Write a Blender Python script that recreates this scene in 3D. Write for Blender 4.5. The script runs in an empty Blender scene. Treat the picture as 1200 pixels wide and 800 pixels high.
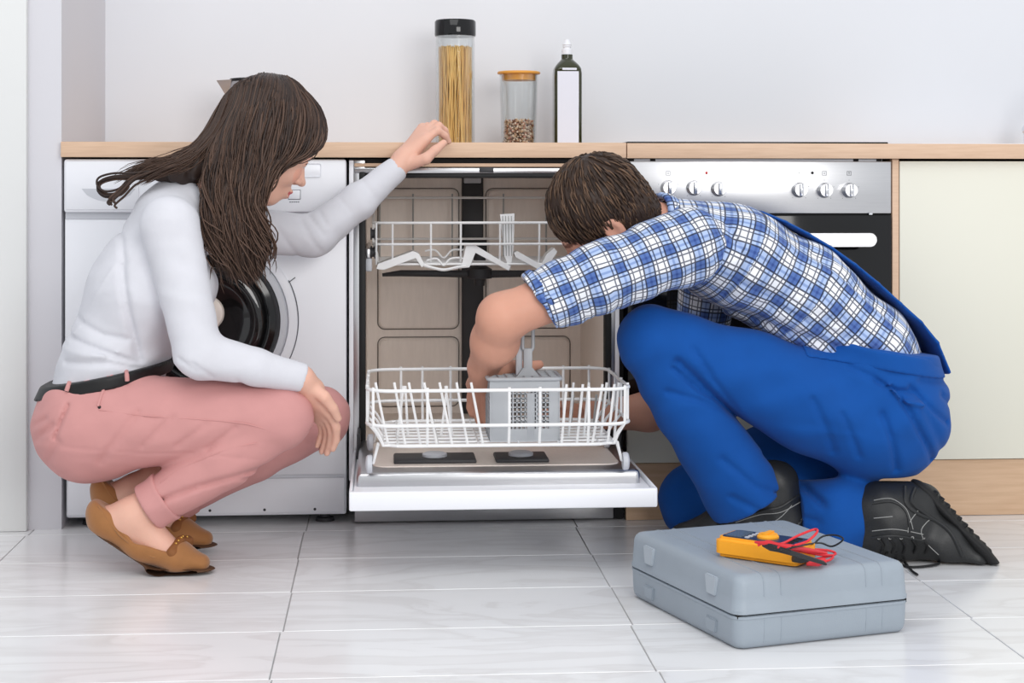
import bpy, bmesh, math, random
import numpy as np
from mathutils import Vector, Matrix

random.seed(7)
rng = np.random.default_rng(11)
scene = bpy.context.scene
COL = scene.collection

# ------------------------------------------------------------------ camera
FPX = 2000.0                      # focal length in pixels of the 1200x800 frame
YAW = math.atan(0.075)            # camera turned slightly to the right
CAM = Vector((-0.29, -3.864, 0.76))
cam_data = bpy.data.cameras.new('camera')
cam = bpy.data.objects.new('camera', cam_data)
COL.objects.link(cam)
cam.location = CAM
cam.rotation_euler = (math.radians(90), 0, -YAW)
cam_data.sensor_width = 36.0
cam_data.lens = 36.0 * FPX / 1200.0
cam_data.shift_y = -(400 - 220) / 1200.0
cam_data.clip_start = 0.05
scene.camera = cam

# ------------------------------------------------------------------ light
world = bpy.data.worlds.new('world')
scene.world = world
world.use_nodes = True
wn = world.node_tree.nodes['Background']
wn.inputs[0].default_value = (0.93, 0.96, 1.0, 1)
wn.inputs[1].default_value = 0.80

def area_light(name, loc, target, size, power, color=(1, 1, 1)):
    d = bpy.data.lights.new(name, 'AREA')
    d.shape = 'RECTANGLE'; d.size, d.size_y = size
    d.energy = power; d.color = color
    o = bpy.data.objects.new(name, d); COL.objects.link(o)
    o.location = loc
    o.rotation_euler = (Vector(target) - Vector(loc)).to_track_quat('-Z', 'Y').to_euler()
    return o

area_light('window_light', (1.3, -4.8, 1.75), (-0.1, 0.0, 0.45), (2.0, 1.7), 78, (1.0, 0.98, 0.96))
area_light('ceiling_light', (-0.6, -2.2, 3.2), (-0.2, -0.6, 0.3), (2.4, 2.0), 30, (1.0, 1.0, 1.0))

scene.view_settings.view_transform = 'Standard'
scene.view_settings.look = 'None'
scene.view_settings.exposure = 0.07
scene.view_settings.gamma = 1.0
scene.view_settings.use_curve_mapping = False

# ------------------------------------------------------------------ measuring helpers
_F = Vector((math.sin(YAW), math.cos(YAW), 0)); _R = Vector((math.cos(YAW), -math.sin(YAW), 0))
def P(x, y, Y):
    """point of the room at depth Y that the photograph shows at pixel x, y"""
    d = _F + _R * ((x - 600) / FPX) + Vector((0, 0, (220 - y) / FPX))
    return CAM + d * ((Y - CAM.y) / d.y)
def A(*p):
    return np.array(P(*p))

# ------------------------------------------------------------------ materials
def srgb(r, g, b):
    def c(v):
        v /= 255.0
        return v / 12.92 if v <= 0.04045 else ((v + 0.055) / 1.055) ** 2.4
    return (c(r), c(g), c(b), 1.0)

def mat(name, col, rough=0.5, metal=0.0, var=0.03, scale=40.0, bump=0.0, bscale=200.0, stretch=None,
        spec=0.5, trans=0.0, ior=1.45, coat=0.0, sss=0.0, attr=None, sheen=0.0, alpha=None, col2=None, aniso=0.0):
    m = bpy.data.materials.new(name); m.use_nodes = True
    nt = m.node_tree; N = nt.nodes; L = nt.links
    b = N['Principled BSDF']
    b.inputs['Roughness'].default_value = rough
    b.inputs['Metallic'].default_value = metal
    b.inputs['Specular IOR Level'].default_value = spec
    b.inputs['Transmission Weight'].default_value = trans
    b.inputs['IOR'].default_value = ior
    b.inputs['Coat Weight'].default_value = coat
    b.inputs['Sheen Weight'].default_value = sheen
    b.inputs['Anisotropic'].default_value = aniso
    if sss:
        b.inputs['Subsurface Weight'].default_value = sss
        b.inputs['Subsurface Radius'].default_value = (0.012, 0.005, 0.003)
        b.inputs['Subsurface Scale'].default_value = 1.0
    tc = N.new('ShaderNodeTexCoord')
    mp = N.new('ShaderNodeMapping'); L.new(tc.outputs['Object'], mp.inputs[0])
    if stretch: mp.inputs['Scale'].default_value = stretch
    nz = N.new('ShaderNodeTexNoise'); L.new(mp.outputs[0], nz.inputs['Vector'])
    nz.inputs['Scale'].default_value = scale; nz.inputs['Detail'].default_value = 5
    mx = N.new('ShaderNodeMix'); mx.data_type = 'RGBA'
    c = Vector(col[:3])
    c2 = Vector(col2[:3]) if col2 else c * (1 - 2 * var)
    if attr:
        at = N.new('ShaderNodeAttribute'); at.attribute_name = attr
        mul = N.new('ShaderNodeMix'); mul.data_type = 'RGBA'; mul.blend_type = 'MULTIPLY'
        mul.inputs[0].default_value = 1.0
        mx.inputs[6].default_value = (1 + var, 1 + var, 1 + var, 1); mx.inputs[7].default_value = (1 - var, 1 - var, 1 - var, 1)
        L.new(nz.outputs['Fac'], mx.inputs[0])
        L.new(at.outputs['Color'], mul.inputs[6]); L.new(mx.outputs[2], mul.inputs[7])
        L.new(mul.outputs[2], b.inputs['Base Color'])
    else:
        mx.inputs[6].default_value = (*(c * (1 + var)), 1); mx.inputs[7].default_value = (*c2, 1)
        L.new(nz.outputs['Fac'], mx.inputs[0]); L.new(mx.outputs[2], b.inputs['Base Color'])
    if bump:
        n2 = N.new('ShaderNodeTexNoise'); L.new(mp.outputs[0], n2.inputs['Vector'])
        n2.inputs['Scale'].default_value = bscale; n2.inputs['Detail'].default_value = 3
        bp = N.new('ShaderNodeBump'); bp.inputs['Strength'].default_value = bump; bp.inputs['Distance'].default_value = 0.002
        L.new(n2.outputs['Fac'], bp.inputs['Height']); L.new(bp.outputs[0], b.inputs['Normal'])
    return m

M = {}
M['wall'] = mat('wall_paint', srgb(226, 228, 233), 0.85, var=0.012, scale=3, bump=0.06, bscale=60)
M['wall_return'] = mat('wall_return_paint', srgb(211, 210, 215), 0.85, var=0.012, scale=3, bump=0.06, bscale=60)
M['wall_trim'] = mat('trim_paint', srgb(222, 223, 222), 0.6, var=0.01, scale=5)
M['oak'] = mat('oak_veneer', srgb(221, 190, 163), 0.5, var=0.05, scale=9, stretch=(1.5, 14, 22), col2=srgb(198, 164, 136), bump=0.05, bscale=60)
M['oak_dark'] = mat('oak_plinth', srgb(216, 186, 156), 0.5, var=0.05, scale=7, stretch=(1.2, 14, 16), col2=srgb(186, 150, 118), bump=0.05, bscale=60)
M['white_enamel'] = mat('white_enamel', srgb(236, 237, 242), 0.32, var=0.006, scale=6)
M['white_plastic'] = mat('white_plastic', srgb(232, 233, 238), 0.4, var=0.006, scale=8)
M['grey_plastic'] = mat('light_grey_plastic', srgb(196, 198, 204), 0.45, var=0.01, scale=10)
M['cream'] = mat('cream_laminate', srgb(224, 222, 208), 0.5, var=0.012, scale=2)
M['steel'] = mat('brushed_steel', srgb(206, 206, 208), 0.3, metal=1.0, var=0.05, scale=14, stretch=(1, 30, 60))
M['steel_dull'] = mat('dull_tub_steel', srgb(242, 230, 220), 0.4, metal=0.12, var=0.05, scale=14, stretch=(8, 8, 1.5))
M['chrome'] = mat('chrome', srgb(225, 226, 230), 0.12, metal=1.0, var=0.01)
M['black'] = mat('black_rubber', srgb(22, 22, 23), 0.6, var=0.05)
M['charcoal'] = mat('charcoal_plastic', srgb(52, 52, 55), 0.5, var=0.04)
M['glossy_black'] = mat('glossy_black', srgb(14, 14, 16), 0.08, var=0.02, spec=0.5)
M['smoke_glass'] = mat('dark_door_glass', srgb(26, 24, 24), 0.06, var=0.05, scale=4, coat=0.3)
M['rack_white'] = mat('white_coated_wire', srgb(238, 238, 238), 0.35, var=0.01)
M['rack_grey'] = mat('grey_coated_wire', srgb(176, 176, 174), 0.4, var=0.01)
M['basket_grey'] = mat('basket_grey', srgb(176, 179, 183), 0.45, var=0.02, scale=20)
M['ink'] = mat('printed_ink', srgb(96, 98, 104), 0.6, var=0.02)
M['red_dot'] = mat('red_indicator', srgb(190, 40, 40), 0.3, var=0.02)
M['groove'] = mat('embossed_groove', srgb(128, 119, 113), 0.5, metal=0.3, var=0.03)
M['gap'] = mat('dark_gap', srgb(20, 19, 20), 0.8, var=0.02)

# ------------------------------------------------------------------ object helpers
WORLD = {}
def link(name, me, m=None, parent=None, smooth=False, center=True):
    if m is not None: me.materials.append(m)
    n = len(me.vertices)
    c = Vector((0, 0, 0))
    if center and n:
        co = np.empty(n * 3, np.float32); me.vertices.foreach_get('co', co); co = co.reshape(-1, 3)
        c = Vector(((co.min(0) + co.max(0)) / 2).tolist())
        me.vertices.foreach_set('co', (co - np.array(c, np.float32)).ravel())
    if smooth: me.polygons.foreach_set('use_smooth', [True] * len(me.polygons))
    me.update()
    return place(name, me, c, parent)
def place(name, me, loc, parent=None):
    o = bpy.data.objects.new(name, me); COL.objects.link(o)
    o.location = loc
    if parent is not None:
        o.parent = parent
        o.matrix_parent_inverse = Matrix.Translation(-Vector(WORLD[parent]))
    WORLD[o] = Vector(loc)
    return o
def tag(o, label=None, cat=None, group=None, kind=None):
    if label: o['label'] = label
    if cat: o['category'] = cat
    if group: o['group'] = group
    if kind: o['kind'] = kind
    return o
def empty(name, loc, label=None, cat=None, group=None, kind=None):
    o = bpy.data.objects.new(name, None); COL.objects.link(o)
    o.location = loc; o.empty_display_size = 0.05; WORLD[o] = Vector(loc)
    return tag(o, label, cat, group, kind)

def bm_to(name, bm, m=None, parent=None, smooth=False):
    me = bpy.data.meshes.new(name); bm.normal_update(); bm.to_mesh(me); bm.free()
    return link(name, me, m, parent, smooth)
def autosmooth(o, ang=35):
    me = o.data
    me.polygons.foreach_set('use_smooth', [True] * len(me.polygons))
    bm = bmesh.new(); bm.from_mesh(me)
    for e in bm.edges:
        if len(e.link_faces) == 2 and e.calc_face_angle(0) > math.radians(ang): e.smooth = False
    bm.to_mesh(me); bm.free()
    return o
def add_box(bm, x0, x1, y0, y1, z0, z1, r=0.0, seg=2):
    g = bmesh.ops.create_cube(bm, size=1.0)
    for v in g['verts']:
        v.co = Vector((x0 + (v.co.x + .5) * (x1 - x0), y0 + (v.co.y + .5) * (y1 - y0), z0 + (v.co.z + .5) * (z1 - z0)))
    if r > 0:
        es = set()
        for v in g['verts']: es.update(v.link_edges)
        bmesh.ops.bevel(bm, geom=list(es), offset=r, segments=seg, affect='EDGES', profile=0.5)
def box(name, x0, x1, y0, y1, z0, z1, m, parent=None, r=0.0, seg=2):
    bm = bmesh.new(); add_box(bm, x0, x1, y0, y1, z0, z1, r, seg)
    o = bm_to(name, bm, m, parent)
    return autosmooth(o) if r > 0 else o
def add_tube(bm, pts, rad, n=8, closed=False):
    pts = [Vector(p) for p in pts]
    k = len(pts)
    rads = rad if hasattr(rad, '__len__') else [rad] * k
    rings = []
    prev = None
    for i, p in enumerate(pts):
        if closed: t = pts[(i + 1) % k] - pts[i - 1]
        else: t = pts[min(i + 1, k - 1)] - pts[max(i - 1, 0)]
        t = t.normalized() if t.length > 1e-9 else Vector((0, 0, 1))
        if prev is None:
            a = Vector((0, 0, 1)) if abs(t.z) < 0.9 else Vector((1, 0, 0))
            u = t.cross(a).normalized()
        else:
            u = (prev - t * prev.dot(t))
            u = u.normalized() if u.length > 1e-6 else t.orthogonal().normalized()
        prev = u; w = t.cross(u)
        rings.append([bm.verts.new(p + (u * math.cos(2 * math.pi * j / n) + w * math.sin(2 * math.pi * j / n)) * rads[i]) for j in range(n)])
    for i in range(k if closed else k - 1):
        a, b = rings[i], rings[(i + 1) % k]
        for j in range(n): bm.faces.new((a[j], a[(j + 1) % n], b[(j + 1) % n], b[j]))
    if not closed:
        bm.faces.new(rings[0][::-1]); bm.faces.new(rings[-1])
def tube(name, pts, rad, m, parent=None, n=8, closed=False):
    bm = bmesh.new(); add_tube(bm, pts, rad, n, closed)
    return autosmooth(bm_to(name, bm, m, parent), 50)
def add_lathe(bm, prof, axis_o, axis='z', n=40, a0=0.0, a1=2 * math.pi):
    """prof: list of (radius, along); revolve about axis through axis_o"""
    O = Vector(axis_o)
    dirs = {'z': (Vector((1, 0, 0)), Vector((0, 1, 0)), Vector((0, 0, 1))),
            'y': (Vector((1, 0, 0)), Vector((0, 0, 1)), Vector((0, -1, 0)))}[axis]
    full = abs(a1 - a0 - 2 * math.pi) < 1e-6
    cnt = n if full else n + 1
    rings = []
    for r, h in prof:
        if r < 1e-6 and full:
            rings.append([bm.verts.new(O + dirs[2] * h)])
        else:
            rings.append([bm.verts.new(O + dirs[2] * h + (dirs[0] * math.cos(a0 + (a1 - a0) * j / n) + dirs[1] * math.sin(a0 + (a1 - a0) * j / n)) * r) for j in range(cnt)])
    for a, b in zip(rings, rings[1:]):
        for j in range(n):
            j2 = (j + 1) % cnt
            if len(a) == 1 and len(b) == 1: continue
            if len(a) == 1: bm.faces.new((a[0], b[j], b[j2]))
            elif len(b) == 1: bm.faces.new((a[j], b[0], a[j2]))
            else: bm.faces.new((a[j], b[j], b[j2], a[j2]))
    bmesh.ops.recalc_face_normals(bm, faces=bm.faces)
def lathe(name, prof, o, m, parent=None, axis='z', n=40, a0=0.0, a1=2 * math.pi, ang=40):
    bm = bmesh.new(); add_lathe(bm, prof, o, axis, n, a0, a1)
    return autosmooth(bm_to(name, bm, m, parent), ang)
def add_prism(bm, poly, d0, d1, axis='y'):
    """poly in the plane, extruded along axis. axis y: (x,z); axis z: (x,y); axis x: (y,z)"""
    def mk(p, d):
        return {'y': Vector((p[0], d, p[1])), 'z': Vector((p[0], p[1], d)), 'x': Vector((d, p[0], p[1]))}[axis]
    a = [bm.verts.new(mk(p, d0)) for p in poly]; b = [bm.verts.new(mk(p, d1)) for p in poly]
    n = len(poly)
    bm.faces.new(a[::-1]); bm.faces.new(b)
    for i in range(n): bm.faces.new((a[i], a[(i + 1) % n], b[(i + 1) % n], b[i]))
    bmesh.ops.recalc_face_normals(bm, faces=bm.faces)
def prism(name, poly, d0, d1, m, parent=None, axis='y', r=0.0):
    bm = bmesh.new(); add_prism(bm, poly, d0, d1, axis)
    if r: bmesh.ops.bevel(bm, geom=list(bm.edges), offset=r, segments=2, affect='EDGES')
    o = bm_to(name, bm, m, parent)
    return autosmooth(o) if r else o
def rrect(x0, x1, z0, z1, r, n=5):
    pts = []
    for cx, cz, a in ((x1 - r, z1 - r, 0), (x0 + r, z1 - r, 90), (x0 + r, z0 + r, 180), (x1 - r, z0 + r, 270)):
        for i in range(n + 1):
            t = math.radians(a + 90 * i / n)
            pts.append((cx + r * math.cos(t), cz + r * math.sin(t)))
    return pts
def spline(pts, n=8, closed=False):
    """Catmull-Rom through pts"""
    p = [np.array(q, float) for q in pts]
    out = []
    k = len(p)
    rng_ = range(k) if closed else range(k - 1)
    for i in rng_:
        if closed: a, b, c, d = p[i - 1], p[i], p[(i + 1) % k], p[(i + 2) % k]
        else: a, b, c, d = p[max(i - 1, 0)], p[i], p[i + 1], p[min(i + 2, k - 1)]
        for j in range(n):
            t = j / n
            out.append(0.5 * ((2 * b) + (c - a) * t + (2 * a - 5 * b + 4 * c - d) * t * t + (3 * b - a - 3 * c + d) * t ** 3))
    if not closed: out.append(p[-1])
    return out
def text_part(name, s, loc, size, m, parent, rot=(math.radians(90), 0, 0)):
    cu = bpy.data.curves.new(name, 'FONT'); cu.body = s; cu.size = size; cu.extrude = 0.0001
    cu.align_x = 'CENTER'
    tmp = bpy.data.objects.new(name, cu); COL.objects.link(tmp)
    bpy.context.view_layer.update()
    me = bpy.data.meshes.new_from_object(tmp.evaluated_get(bpy.context.evaluated_depsgraph_get()))
    bpy.data.objects.remove(tmp)
    me.transform(Matrix.Translation(loc) @ Matrix.Rotation(rot[0], 4, 'X'))
    me.materials.clear()
    return link(name, me, m, parent)
# ================================================================== SETTING
def tile_material():
    m = mat('marble_tile', srgb(232, 232, 233), 0.2, var=0.015, scale=2.2)
    nt = m.node_tree; N = nt.nodes; L = nt.links
    b = N['Principled BSDF']
    geo = N.new('ShaderNodeNewGeometry'); oi = N.new('ShaderNodeObjectInfo')
    add = N.new('ShaderNodeVectorMath'); add.operation = 'MULTIPLY_ADD'
    L.new(oi.outputs['Random'], add.inputs[0]); add.inputs[1].default_value = (7, 5, 3); L.new(geo.outputs['Position'], add.inputs[2])
    mp = N.new('ShaderNodeMapping'); mp.inputs['Rotation'].default_value = (0, 0, 0.5); mp.inputs['Scale'].default_value = (0.8, 3.2, 1)
    L.new(add.outputs[0], mp.inputs[0])
    nz = N.new('ShaderNodeTexNoise'); nz.inputs['Scale'].default_value = 2.4; nz.inputs['Detail'].default_value = 7; nz.inputs['Distortion'].default_value = 1.2
    L.new(mp.outputs[0], nz.inputs['Vector'])
    rp = N.new('ShaderNodeValToRGB')
    e = rp.color_ramp.elements
    e[0].position = 0.40; e[0].color = (1, 1, 1, 1); e[1].position = 0.60; e[1].color = (1, 1, 1, 1)
    x = e.new(0.49); x.color = (0.90, 0.89, 0.885, 1)
    x = e.new(0.455); x.color = (0.985, 0.985, 0.985, 1)
    L.new(nz.outputs['Fac'], rp.inputs[0])
    old = b.inputs['Base Color'].links[0].from_socket
    mu = N.new('ShaderNodeMix'); mu.data_type = 'RGBA'; mu.blend_type = 'MULTIPLY'; mu.inputs[0].default_value = 1
    L.new(old, mu.inputs[6]); L.new(rp.outputs[0], mu.inputs[7]); L.new(mu.outputs[2], b.inputs['Base Color'])
    return m
M['tile'] = tile_material()
M['grout'] = mat('grout', srgb(178, 176, 176), 0.8, var=0.04, scale=60)
floor = box('floor', -3.4, 3.4, -5.0, 0.72, -0.05, -0.0035, M['grout'])
tag(floor, 'glossy white marble tiled kitchen floor', None, kind='structure')
TW, TD, J = 0.6045, 0.286, 0.0022
bm = bmesh.new(); add_box(bm, -TW / 2 + J / 2, TW / 2 - J / 2, -TD / 2 + J / 2, TD / 2 - J / 2, -0.012, 0, 0.0009, 1)
tile_me = bpy.data.meshes.new('tile'); bm.to_mesh(tile_me); bm.free(); tile_me.materials.append(M['tile'])
for r in range(-3, 9):
    for c in range(-4, 5):
        jog = 0.0025 * math.sin(r * 2.3)
        place('tile', tile_me, Vector((0.14 + TW / 2 + c * TW + jog, -0.345 - TD / 2 - r * TD, 0.0)), floor)

WY = 0.60
wb = box('wall_back', -1.02, 3.2, WY, WY + 0.1, 0, 2.7, M['wall']); tag(wb, 'plain white painted kitchen wall behind the worktop', kind='structure')
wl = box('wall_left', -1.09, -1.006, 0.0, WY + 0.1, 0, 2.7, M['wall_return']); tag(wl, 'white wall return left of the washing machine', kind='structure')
wl2 = box('wall_front', -3.2, -1.09, -0.004, 0.3, 0, 2.7, M['wall']); tag(wl2, 'white wall at the far left edge', kind='structure')
tr = box('trim_1', -1.30, -1.078, -0.022, 0.0, 0, 2.7, M['wall_trim'], r=0.004); tag(tr, 'white door casing at the left edge', kind='structure')

# ================================================================== WORKTOPS
def worktop(x0, x1, label, ztop):
    t = empty('worktop', ((x0 + x1) / 2, 0.28, ztop - 0.034), label, 'worktop')
    box('slab', x0, x1, -0.017, WY, ztop - 0.033, ztop, M['oak'], t)
    box('front_edge', x0, x1, -0.020, -0.017, ztop - 0.034, ztop + 0.0004, M['oak'], t, r=0.0012)
    return t
worktop(-1.004, 0.2585, 'oak worktop over the washing machine and dishwasher', 0.862)
worktop(0.2605, 1.95, 'oak worktop over the oven and cream cupboard', 0.861)

# ================================================================== WASHING MACHINE
w0, w1 = -0.999, -0.3745
wm = empty('washing_machine', ((w0 + w1) / 2, 0.25, 0), 'white front-loading washing machine with round dark door beside the squatting woman', 'washing machine')
box('body', w0, w1, 0.012, 0.56, 0.022, 0.824, M['white_enamel'], wm, r=0.006)
zc = P(75, 249, 0).z      # underside of control panel
box('front_panel', w0, w1, 0.0, 0.02, P(75, 560, 0).z, zc - 0.012, M['white_enamel'], wm, r=0.004)
cp = box('control_panel', w0, w1, -0.012, 0.02, zc, 0.824, M['white_plastic'], wm, r=0.006)
box('panel_shadow_strip', w0 + 0.002, w1 - 0.002, -0.002, 0.012, zc - 0.014, zc + 0.002, M['grey_plastic'], wm)  # grey strip that puts the shade below the control panel into colour
# detergent drawer with scooped grip
dx0, dx1 = P(97, 226, 0).x, P(160, 226, 0).x
dr = box('detergent_drawer', w0 + 0.004, w0 + 0.165, -0.0145, 0.0, zc + 0.006, 0.820, M['white_plastic'], wm, r=0.003)
za, zb = P(97, 236, 0).z, P(97, 221, 0).z
pts = [(dx0, zb), (dx1, zb)] + [(dx1 - (dx1 - dx0) * (i / 10), zb - (zb - za) * math.sin(math.pi * i / 10) ** 0.6) for i in range(1, 10)]
prism('grip_recess', pts, -0.0152, -0.012, M['grey_plastic'], dr)
# display buttons with lettering strokes
for i, xx in enumerate((320, 345)):
    p = P(xx, 228, -0.012)
    fr = box('button_frame', p.x - 0.014, p.x + 0.014, -0.0135, -0.011, p.z - 0.011, p.z + 0.011, M['ink'], cp, r=0.001)
    box('button', p.x - 0.0128, p.x + 0.0128, -0.0145, -0.012, p.z - 0.0098, p.z + 0.0098, M['white_plastic'], fr, r=0.001)
    for k in range(5):
        box('printed_mark', p.x - 0.011 + k * 0.0046, p.x - 0.0078 + k * 0.0046, -0.0125, -0.0118, p.z - 0.0175, p.z - 0.0155, M['ink'], cp)
p = P(350, 200, -0.012)
box('display', p.x - 0.05, p.x + 0.05, -0.0132, -0.011, p.z - 0.014, p.z + 0.016, M['white_enamel'], cp, r=0.004)
p = P(258, 215, -0.012)
kn = lathe('programme_dial', [(0.033, 0), (0.033, 0.004), (0.028, 0.007), (0.026, 0.026), (0.023, 0.03), (0, 0.03)], (p.x, -0.011, p.z), M['white_plastic'], cp, axis='y')
box('pointer', p.x - 0.001, p.x + 0.001, -0.0418, -0.040, p.z + 0.004, p.z + 0.022, M['ink'], kn)
# the door
dc = P(245, 376, 0); DX, DZ = dc.x, dc.z
door = lathe('door_ring', [(0.176, -0.002), (0.176, 0.006), (0.172, 0.012), (0.160, 0.014), (0.158, 0.008)], (DX, 0, DZ), M['grey_plastic'], wm, axis='y', n=64)
lathe('outer_trim', [(0.197, 0.0), (0.197, 0.003), (0.193, 0.006), (0.178, 0.006), (0.176, 0.0)], (DX, 0, DZ), M['white_plastic'], door, axis='y', n=64)
lathe('black_frame', [(0.158, 0.004), (0.158, 0.018), (0.150, 0.028), (0.138, 0.030), (0.128, 0.022), (0.124, 0.012)], (DX, 0, DZ), M['glossy_black'], door, axis='y', n=64)
lathe('glass_bowl', [(0.126, 0.014), (0.12, 0.020), (0.10, 0.022), (0.088, 0.014), (0.07, 0.002), (0.0, 0.0)], (DX, 0, DZ), M['smoke_glass'], door, axis='y', n=64)
lathe('glass_reflection', [(0.040, 0.0), (0.036, 0.006), (0.02, 0.009), (0, 0.0095)], (DX - 0.005, 0, DZ + 0.018), M['steel_dull'], door, axis='y', n=32)  # pale disc standing in for the reflection in the door glass
def arc(R, a0, a1, n=24):
    return [(DX + R * math.cos(math.radians(a)), -0.0012, DZ + R * math.sin(math.radians(a))) for a in np.linspace(a0, a1, n)]
seam = arc(0.199, -55, 27)
q = P(334, 334, 0); q2 = P(346, 325, 0)
tube('panel_seam', seam + [(q.x, -0.0012, q.z), (q2.x, -0.0012, q2.z)], 0.0012, M['ink'], wm, n=6)
tube('hinge_seam', arc(0.178, 36, 62, 10), 0.0012, M['ink'], wm, n=6)
zk = P(240, 561, 0).z
kick = box('kick_panel', w0 + 0.004, w1 - 0.004, 0.006, 0.02, 0.028, zk - 0.0015, M['white_plastic'], wm, r=0.003)
for xx in (246, 310, 369):
    p = P(xx, 608, 0.006)
    lathe('screw', [(0.0032, 0), (0.003, 0.001), (0, 0.0012)], (p.x, 0.006, 0.036), M['charcoal'], kick, axis='y', n=12)
for xx, yy in ((w0 + 0.05, 0.06), (w1 - 0.05, 0.06), (w0 + 0.05, 0.5), (w1 - 0.05, 0.5)):
    lathe('foot', [(0.012, 0.024), (0.012, 0.010), (0.020, 0.008), (0.022, 0.0005), (0, 0.0005)], (xx, yy, 0), M['charcoal'], wm, n=20)

# ================================================================== DISHWASHER
a0, a1 = -0.3685, 0.2455
dw = empty('dishwasher', ((a0 + a1) / 2, 0.25, 0), 'built-in dishwasher standing open with its door folded down', 'dishwasher')
t0, t1, tb, tz0, tz1 = -0.333, 0.214, 0.50, 0.185, 0.806
box('side_panel', a0, a0 + 0.010, 0.0, 0.55, 0.10, 0.822, M['white_enamel'], dw, r=0.001)
box('side_panel', a1 - 0.010, a1, 0.0, 0.55, 0.10, 0.822, M['white_enamel'], dw, r=0.001)
box('front_frame', a0 + 0.010, t0, 0.0, 0.02, 0.10, 0.822, M['steel'], dw, r=0.001)
box('front_frame', t1, a1 - 0.010, 0.0, 0.02, 0.10, 0.822, M['steel'], dw, r=0.001)
box('gasket', t0 - 0.013, t0 + 0.002, -0.006, 0.03, tz0, tz1 - 0.01, M['black'], dw, r=0.004)
box('gasket', t1 - 0.002, t1 + 0.013, -0.006, 0.03, tz0, tz1 - 0.01, M['black'], dw, r=0.004)
box('top_gap', a0, a1, 0.004, 0.5, 0.8165, 0.826, M['gap'], dw)
box('worktop_reflection', a0 + 0.012, a1 - 0.012, -0.004, 0.02, 0.8075, 0.8155, M['oak'], dw, r=0.001)  # oak-coloured strip imitating the worktop underside reflected in the steel
rail = box('top_rail', a0 + 0.012, a1 - 0.012, -0.002, 0.02, 0.793, 0.805, M['steel'], dw, r=0.002)
p = P(570, 199, 0)
box('latch', p.x - 0.016, p.x + 0.016, -0.005, 0.0, p.z - 0.006, p.z + 0.006, M['charcoal'], rail, r=0.001)
box('gasket', t0, t1, 0.0, 0.03, 0.782, 0.794, M['black'], dw, r=0.004)
tub = box('tub_back', t0, t1, tb, tb + 0.01, tz0, tz1, M['steel_dull'], dw)
box('tub_side', t0 - 0.004, t0, 0.02, tb, tz0, tz1, M['steel_dull'], dw)
box('tub_side', t1, t1 + 0.004, 0.02, tb, tz0, tz1, M['steel_dull'], dw)
box('tub_ceiling', t0, t1, 0.02, tb, tz1 - 0.004, tz1, M['steel_dull'], dw)
box('tub_floor', t0, t1, 0.0, tb, tz0 - 0.02, tz0, M['steel_dull'], dw)
# embossed panels of the tub back, two columns and two rows
xc0, xc1 = P(541, 300, tb).x, P(566, 300, tb).x
for (x0, x1) in ((t0 + 0.03, xc0 - 0.010), (xc1 + 0.010, t1 - 0.03)):
    for (y0, y1) in ((222, 384), (396, 520)):
        zt, zl = P(500, y0, tb).z, P(500, y1, tb).z
        pl = rrect(x0, x1, max(zl, tz0 + 0.02), zt, 0.016)
        prism('embossed_panel', pl, tb - 0.010, tb, M['steel_dull'], tub, r=0.004)
        tube('panel_groove', [(x, tb - 0.001, z) for x, z in rrect(x0 - 0.003, x1 + 0.003, max(zl, tz0 + 0.02) - 0.003, zt + 0.003, 0.018)], 0.0013, M['groove'], tub, n=6, closed=True)
ch = box('spray_channel', xc0, xc1, tb - 0.024, tb, tz0, tz1 - 0.012, M['charcoal'], dw, r=0.006)
p = P(553, 212, tb); box('channel_clip', p.x - 0.022, p.x + 0.022, tb - 0.034, tb - 0.02, p.z - 0.006, p.z + 0.010, M['grey_plastic'], ch, r=0.003)
p = P(554, 288, tb)
box('spray_coupling', p.x - 0.034, p.x + 0.034, tb - 0.05, tb - 0.02, p.z - 0.05, p.z + 0.02, M['black'], ch, r=0.006)
# spray arm under the upper rack
sp = P(562, 321, 0.24)
arm_pts = [P(448, 322, 0.24), P(470, 320, 0.24), P(520, 320.5, 0.24), sp, P(620, 320.5, 0.24), P(665, 320, 0.24), P(690, 322, 0.24)]
sa = tube('spray_arm', arm_pts, [0.004, 0.008, 0.0085, 0.010, 0.0085, 0.008, 0.004], M['charcoal'], dw, n=10)
lathe('spray_hub', [(0.0, -0.028), (0.012, -0.028), (0.014, -0.012), (0.030, -0.010), (0.030, 0.012), (0.016, 0.02), (0.014, 0.05), (0, 0.05)], (sp.x, sp.y, sp.z), M['charcoal'], sa, n=24)
for k in range(-4, 5):
    if k: lathe('nozzle', [(0.003, 0), (0.003, 0.002), (0, 0.002)], (sp.x + k * 0.03, 0.24, sp.z + 0.007), M['grey_plastic'], sa, n=8)
# upper rack runners with rollers on both tub sides
for s, xx in ((1, t0), (-1, t1)):
    xa, xb = sorted((xx + s * 0.001, xx + s * 0.012))
    rl = box('runner', xa, xb, 0.025, 0.47, 0.600, 0.622, M['steel'], dw, r=0.003)
    for yy, zz in ((0.05, 0.655), (0.05, 0.612), (0.11, 0.612)):
        bmw = bmesh.new()
        add_lathe(bmw, [(0.0, 0), (0.014, 0), (0.014, 0.003), (0.010, 0.004), (0.010, 0.008), (0.014, 0.009), (0.014, 0.012), (0, 0.012)], (0, 0, 0), 'z', 18)
        bmw.transform(Matrix.Translation((xx + s * 0.012, yy, zz)) @ Matrix.Rotation(s * math.pi / 2, 4, 'Y'))
        autosmooth(bm_to('roller', bmw, M['charcoal'], rl))
    box('end_stop', xa, xb + 0.004, 0.018, 0.045, 0.570, 0.60, M['grey_plastic'], rl, r=0.004)
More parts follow.
